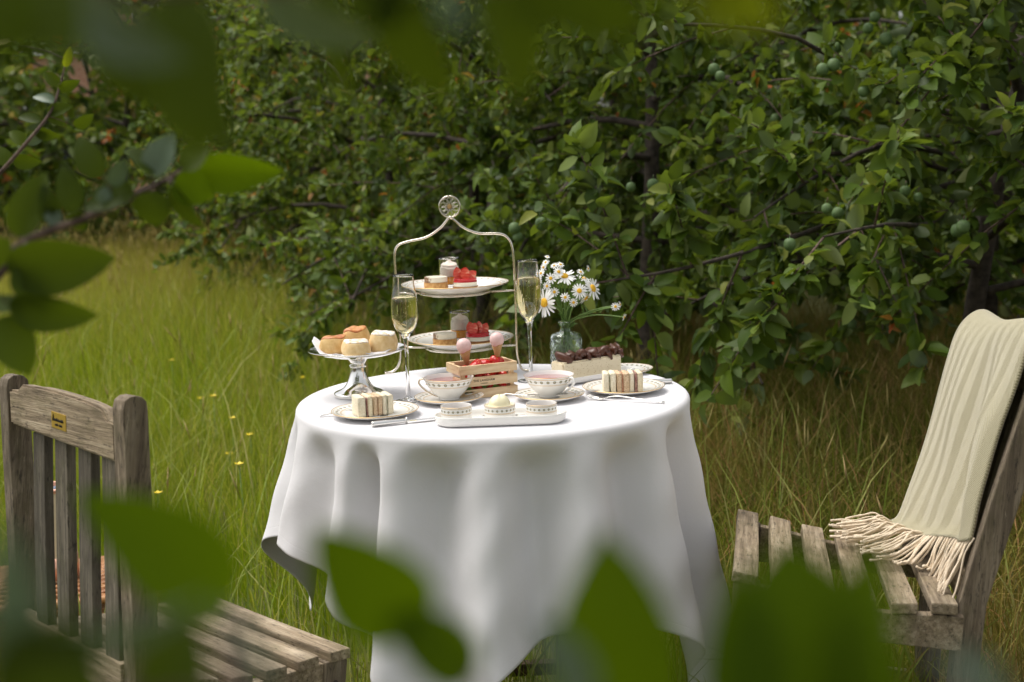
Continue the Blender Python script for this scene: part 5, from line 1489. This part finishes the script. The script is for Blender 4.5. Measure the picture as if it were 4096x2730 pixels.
SM = [((.090, 3.02, .955), .0122, (-.1, -.9, .4), 'small feverfew flower at the upper left of the bunch'), ((.108, 3.02, .969), .0120, (.2, -.8, .5), 'small feverfew flower above the top daisy'),
      ((.229, 2.99, .891), .0098, (.1, -.98, .2), 'small feverfew flower on a long stem reaching right'), ((.248, 2.99, .867), .0085, (.8, -.4, -.3), 'small drooping feverfew at the very end of the long stem'),
      ((.113, 3.03, .984), .0095, (.3, -.5, .8), 'small feverfew flower standing high in the centre'), ((.080, 3.03, .990), .0090, (-.5, -.5, .6), 'small feverfew flower at the high left'),
      ((.174, 3.03, .973), .0070, (.8, -.5, .1), 'tiny feverfew bud at the upper right'), ((.084, 3.03, 1.002), .0060, (.1, -.5, .85), 'tiny feverfew bud at the very top of the bunch'),
      ((.069, 3.03, .966), .0100, (-.6, -.6, .4), 'small feverfew flower at the left edge near the flute'), ((.064, 3.03, .951), .0100, (-.7, -.6, .1), 'lower small feverfew flower at the left edge'),
      ((.240, 3.0, .894), .0080, (.9, -.3, .2), 'small feverfew seen aslant beside the long stem flower'), ((.157, 3.03, .966), .0085, (.4, -.6, .6), 'small feverfew flower between the top and leaning daisies'),
      ((.081, 3.02, .938), .0100, (-.4, -.8, .2), 'small feverfew flower just above the largest daisy'), ((.120, 3.0, .914), .0105, (.0, -.9, .3), 'small feverfew flower low in the centre of the bunch'),
      ((.097, 3.015, .925), .0105, (-.1, -.95, .2), 'small feverfew flower left of the bunch centre'), ((.138, 3.0, .902), .0100, (.3, -.9, .0), 'small feverfew flower low at the right of centre'),
      ((.099, 3.04, .981), .0080, (-.2, -.6, .7), 'small feverfew flower high, left of the centre stem'), ((.075, 3.04, .978), .0085, (-.5, -.7, .3), 'small feverfew flower at the far left top')]
for i, (p, r_, fc, lb) in enumerate(SM): daisy(lb, p, r_ * 1.08, fc, 11, 50 + i, 'feverfew', 'feverfew in the vase', i % 2 == 0)
# foreground branches: label, twig path, radii, leaves (base, tip, width, roll, material); metres
FORE = [('plum branch with leaves reaching in from the left edge, almost in focus', [(-0.4302, 1.12, 1.1637), (-0.4027, 1.15, 1.1908), (-0.3504, 1.15, 1.2089), (-0.3146, 1.17, 1.225), (-0.2828, 1.18, 1.2401), (-0.2706, 1.18, 1.246)], 0.0042, 0.0022, [((-0.26, 1.17, 1.2433), (-0.1956, 1.14, 1.2393), 0.0356, 0.2, 'leaf_mid'), ((-0.2767, 1.15, 1.2353), (-0.2449, 1.15, 1.2245), 0.0312, -0.2, 'leaf_mid'), ((-0.2779, 1.15, 1.2336), (-0.2599, 1.15, 1.1943), 0.0199, 0.7, 'leaf_near'), ((-0.2945, 1.15, 1.2287), (-0.2959, 1.15, 1.1991), 0.0341, 0.3, 'leaf_near'), ((-0.2954, 1.15, 1.2413), (-0.2775, 1.15, 1.2754), 0.026, -0.3, 'leaf_grey'), ((-0.3302, 1.15, 1.2353), (-0.3133, 1.15, 1.2538), 0.0161, 0.4, 'leaf_grey'), ((-0.334, 1.15, 1.2426), (-0.3578, 1.15, 1.2745), 0.0274, -0.4, 'leaf_near'), ((-0.3084, 1.15, 1.2274), (-0.3558, 1.15, 1.2229), 0.0293, 0.6, 'leaf_near'), ((-0.3627, 1.15, 1.213), (-0.365, 1.15, 1.2526), 0.0227, 0.2, 'leaf_near'), ((-0.4096, 1.15, 1.1946), (-0.3864, 1.15, 1.2469), 0.0312, -0.3, 'leaf_near'), ((-0.3826, 1.15, 1.2046), (-0.3814, 1.15, 1.237), 0.0208, 0.3, 'leaf_near'), ((-0.2899, 1.15, 1.2429), (-0.3097, 1.15, 1.2686), 0.0284, 0.8, 'leaf_near'), ((-0.268, 1.15, 1.2458), (-0.2487, 1.15, 1.2648), 0.0237, -0.6, 'leaf_near'), ((-0.3504, 1.15, 1.2089), (-0.369, 1.15, 1.2023), 0.0189, -0.4, 'leaf_near'), ((-0.3763, 1.15, 1.2026), (-0.382, 1.15, 1.2208), 0.0142, 0.2, 'leaf_grey'), ((-0.3369, 1.15, 1.2193), (-0.3322, 1.15, 1.2336), 0.0142, 0.2, 'leaf_grey')]),
 ('lower plum branch at the left edge with large dark leaves', [(-0.4117, 1.05, 1.15), (-0.4008, 1.07, 1.1677), (-0.3897, 1.08, 1.1801), (-0.3853, 1.1, 1.1921)], 0.004, 0.0025, [((-0.3915, 1.07, 1.1769), (-0.3134, 1.07, 1.1743), 0.0462, 0.3, 'leaf_near'), ((-0.3832, 1.07, 1.1756), (-0.3678, 1.07, 1.1478), 0.0299, -0.4, 'leaf_near'), ((-0.3924, 1.07, 1.1469), (-0.33, 1.07, 1.1304), 0.0317, 0.4, 'leaf_near'), ((-0.4054, 1.07, 1.1353), (-0.3771, 1.07, 1.0939), 0.0387, -0.3, 'leaf_near'), ((-0.4098, 1.07, 1.1816), (-0.3883, 1.07, 1.1945), 0.0308, 0.3, 'leaf_near'), ((-0.4091, 1.07, 1.1509), (-0.3788, 1.07, 1.1464), 0.022, 0.9, 'leaf_grey')]),
 ('thin twig with small pale leaves at the upper left edge, some orange', [(-0.7061, 1.9, 1.2264), (-0.654, 1.9, 1.2779), (-0.6211, 1.92, 1.3241), (-0.6078, 1.95, 1.384)], 0.003, 0.0012, [((-0.6609, 1.92, 1.2781), (-0.6295, 1.92, 1.2948), 0.0174, 0.3, 'leaf_grey'), ((-0.6474, 1.92, 1.2954), (-0.6184, 1.92, 1.2838), 0.019, 0.4, 'leaf_near'), ((-0.6375, 1.92, 1.3069), (-0.6694, 1.92, 1.3186), 0.0174, 0.5, 'leaf_near'), ((-0.6276, 1.92, 1.3173), (-0.5967, 1.92, 1.3292), 0.019, -0.4, 'leaf_near'), ((-0.6174, 1.92, 1.3329), (-0.6462, 1.92, 1.3456), 0.0174, 0.6, 'leaf_grey'), ((-0.61, 1.92, 1.3503), (-0.5813, 1.92, 1.3581), 0.0174, 0.3, 'leaf_near'), ((-0.6063, 1.92, 1.359), (-0.6321, 1.92, 1.3716), 0.0174, -0.3, 'leaf_near'), ((-0.6809, 1.92, 1.2549), (-0.6451, 1.92, 1.2507), 0.0221, 0.2, 'leaf_near'), ((-0.6877, 1.92, 1.2462), (-0.7028, 1.92, 1.2794), 0.0237, 0.3, 'leaf_near'), ((-0.5999, 1.92, 1.3793), (-0.5877, 1.92, 1.4052), 0.0126, 0.2, 'leaf_bright'), ((-0.6609, 1.92, 1.2781), (-0.6833, 1.92, 1.2966), 0.019, 0.1, 'leaf_near'), ((-0.5931, 1.92, 1.2995), (-0.5653, 1.92, 1.3105), 0.0205, 0.5, 'leaf_near'), ((-0.6276, 1.92, 1.3173), (-0.6048, 1.92, 1.3029), 0.0205, -0.3, 'leaf_near')]),
 ('blurred plum branch hanging across the very top at left', [(-0.1229, 0.3312, 1.3041), (-0.1039, 0.3384, 1.3023), (-0.0744, 0.3456, 1.3011), (-0.0413, 0.3456, 1.3011)], 0.003, 0.0015, [((-0.0987, 0.3312, 1.3004), (-0.0792, 0.3096, 1.2806), 0.0175, 0.9, 'leaf_grey'), ((-0.1012, 0.3024, 1.2983), (-0.0902, 0.288, 1.2859), 0.0217, 0.2, 'leaf_near'), ((-0.1031, 0.4464, 1.3101), (-0.0988, 0.432, 1.2637), 0.0323, 0.35, 'leaf_near'), ((-0.1321, 0.5184, 1.3011), (-0.1008, 0.504, 1.2683), 0.0246, -0.3, 'leaf_near'), ((-0.0729, 0.432, 1.3116), (-0.0409, 0.4464, 1.2865), 0.0211, 0.8, 'leaf_grey'), ((-0.0352, 0.36, 1.3046), (-0.0275, 0.36, 1.2913), 0.0173, 0.2, 'leaf_near'), ((-0.0598, 0.4752, 1.3159), (-0.0531, 0.4752, 1.2738), 0.0108, 0.2, 'leaf_near'), ((-0.1054, 0.288, 1.2951), (-0.0975, 0.288, 1.2835), 0.0185, 0.1, 'leaf_near'), ((-0.123, 0.432, 1.3002), (-0.1157, 0.432, 1.2736), 0.0167, 1.0, 'leaf_near')]),
 ('blurred plum branch hanging across the very top at centre', [(-0.0407, 0.36, 1.3048), (-0.0165, 0.36, 1.3024), (0.011, 0.3528, 1.3007), (0.0374, 0.3456, 1.2995)], 0.003, 0.0015, [((-0.0297, 0.36, 1.3033), (-0.0151, 0.3744, 1.269), 0.0177, 0.3, 'leaf_near'), ((-0.0126, 0.3168, 1.297), (-0.0089, 0.3096, 1.2858), 0.0111, 0.9, 'leaf_grey'), ((-0.0033, 0.3744, 1.3041), (0.0099, 0.3888, 1.2704), 0.0184, -0.4, 'leaf_near'), ((0.0132, 0.3024, 1.2945), (0.0306, 0.3024, 1.2816), 0.0165, 0.5, 'leaf_near'), ((0.0031, 0.324, 1.2972), (0.0178, 0.324, 1.287), 0.0145, 0.3, 'leaf_near')]),
 ('bright blurred leaves at the very top right of centre', [(0.0294, 0.288, 1.295), (0.0401, 0.288, 1.2929), (0.0596, 0.288, 1.2932)], 0.0025, 0.0015, [((0.0401, 0.288, 1.2929), (0.0541, 0.2808, 1.2828), 0.0137, 0.3, 'leaf_bright'), ((0.0346, 0.3024, 1.2956), (0.0382, 0.3024, 1.2882), 0.0117, 0.3, 'leaf_near')]),
 ('blurred dark leaves rising at the lower left corner', [(-0.1107, 0.2592, 1.1528), (-0.0951, 0.2592, 1.1541), (-0.0773, 0.2664, 1.1522)], 0.0028, 0.0015, [((-0.0991, 0.2448, 1.1655), (-0.0877, 0.2376, 1.1933), 0.0149, 0.9, 'leaf_grey'), ((-0.0942, 0.2448, 1.1755), (-0.0624, 0.2592, 1.1664), 0.0124, 1.0, 'leaf_grey'), ((-0.0932, 0.2448, 1.1585), (-0.0837, 0.2448, 1.1751), 0.0232, 0.3, 'leaf_near'), ((-0.0774, 0.2664, 1.1504), (-0.0657, 0.2736, 1.164), 0.0189, 0.5, 'leaf_near'), ((-0.052, 0.2592, 1.1544), (-0.0559, 0.2592, 1.1742), 0.0064, 1.0, 'leaf_grey')]),
 ('blurred plum leaf with dark green blade in front of the left chair post', [(-0.0774, 0.36, 1.1053), (-0.0823, 0.3744, 1.1199), (-0.085, 0.3816, 1.1304)], 0.002, 0.001, [((-0.0849, 0.3816, 1.131), (-0.1103, 0.36, 1.1699), 0.029, 0.3, 'leaf_mid')]),
 ('blurred long leaf rising in front of the tablecloth, left of centre', [(-0.0057, 0.3024, 1.1261), (-0.0094, 0.3024, 1.1347), (-0.0118, 0.3024, 1.139)], 0.002, 0.001, [((-0.0118, 0.3024, 1.1379), (-0.029, 0.3024, 1.1573), 0.0168, 0.3, 'leaf_mid'), ((-0.0243, 0.3096, 1.1493), (-0.0437, 0.2952, 1.1732), 0.0249, -0.3, 'leaf_mid')]),
 ('blurred upright leaf in front of the tablecloth, right of centre', [(0.0166, 0.288, 1.1297), (0.0177, 0.288, 1.1358), (0.0183, 0.288, 1.1398)], 0.002, 0.001, [((0.0181, 0.288, 1.1307), (0.0208, 0.2808, 1.1732), 0.0304, 0.25, 'leaf_mid'), ((0.011, 0.2664, 1.1435), (0.0078, 0.2592, 1.1667), 0.013, 0.9, 'leaf_grey')]),
 ('huge blurred leaf in front of the right chair seat', [(0.0583, 0.2592, 1.1368), (0.0574, 0.2592, 1.1432), (0.0566, 0.2592, 1.1469)], 0.002, 0.001, [((0.0583, 0.2592, 1.1349), (0.0556, 0.2664, 1.1785), 0.0378, 0.15, 'leaf_mid'), ((0.0439, 0.2664, 1.1386), (0.0459, 0.2664, 1.1727), 0.0186, 0.3, 'leaf_mid'), ((0.0652, 0.2592, 1.142), (0.0672, 0.2592, 1.1796), 0.016, -0.2, 'leaf_mid')]),
 ('faint blurred leaf at the bottom right corner', [(0.0928, 0.2448, 1.1467), (0.0894, 0.2448, 1.1537)], 0.002, 0.001, [((0.0902, 0.2448, 1.152), (0.0798, 0.2376, 1.1671), 0.0109, 1.1, 'leaf_grey')])]
# ------------------------------------------------------------------ foreground branches close to the camera
def near_leaf(parent, base, tip, width, roll, mat, curl=.3):
    """a single leaf from base to tip; width in metres"""
    b, t = Vector(base), Vector(tip); X = t - b; L = X.length
    view = (CAM_LOC - (b + t) / 2).normalized()
    Z = view - X.normalized() * view.dot(X.normalized()); Z.normalize(); Z = Matrix.Rotation(roll, 3, X.normalized()) @ Z
    m = axes(X, Z, b) @ Matrix.Diagonal((L, width / .66, L * curl / .25, 1))
    if mat not in _near: _near[mat] = tri_mesh('leaf', LEAF7[0], LEAF7[1], M[mat])
    pm = parent.matrix_world.inverted() if False else Matrix.Translation(-parent.location)
    return obj('leaf', _near[mat], parent, pm @ m)
_near = {}
def fbranch(label, path, r0, r1, leaves):
    o = thing('plum_branch', label, 'branch', path[0], 0, 'foreground plum branches')
    P = spline([tuple(Vector(p) - Vector(path[0])) for p in path], 5)
    tube('twig', P, [r0 + (r1 - r0) * i / (len(P) - 1) for i in range(len(P))], M['twig'], o, 7)
    for (b, t, w, roll, mat) in leaves:
        near_leaf(o, b, t, w, roll, mat)
        # leaf stalk back to the twig
        q_ = min((Vector(p) + Vector(path[0]) for p in P), key=lambda c: (c - Vector(b)).length)
        if (q_ - Vector(b)).length > .002: tube('leaf_stalk', [tuple(q_ - Vector(path[0])), tuple((q_ * .4 + Vector(b) * .6) - Vector(path[0]) + Vector((0, 0, .001))), tuple(Vector(b) - Vector(path[0]))], [.0008, .0006, .0006], M['twig'], o, 5)
for fb in FORE: fbranch(*fb)
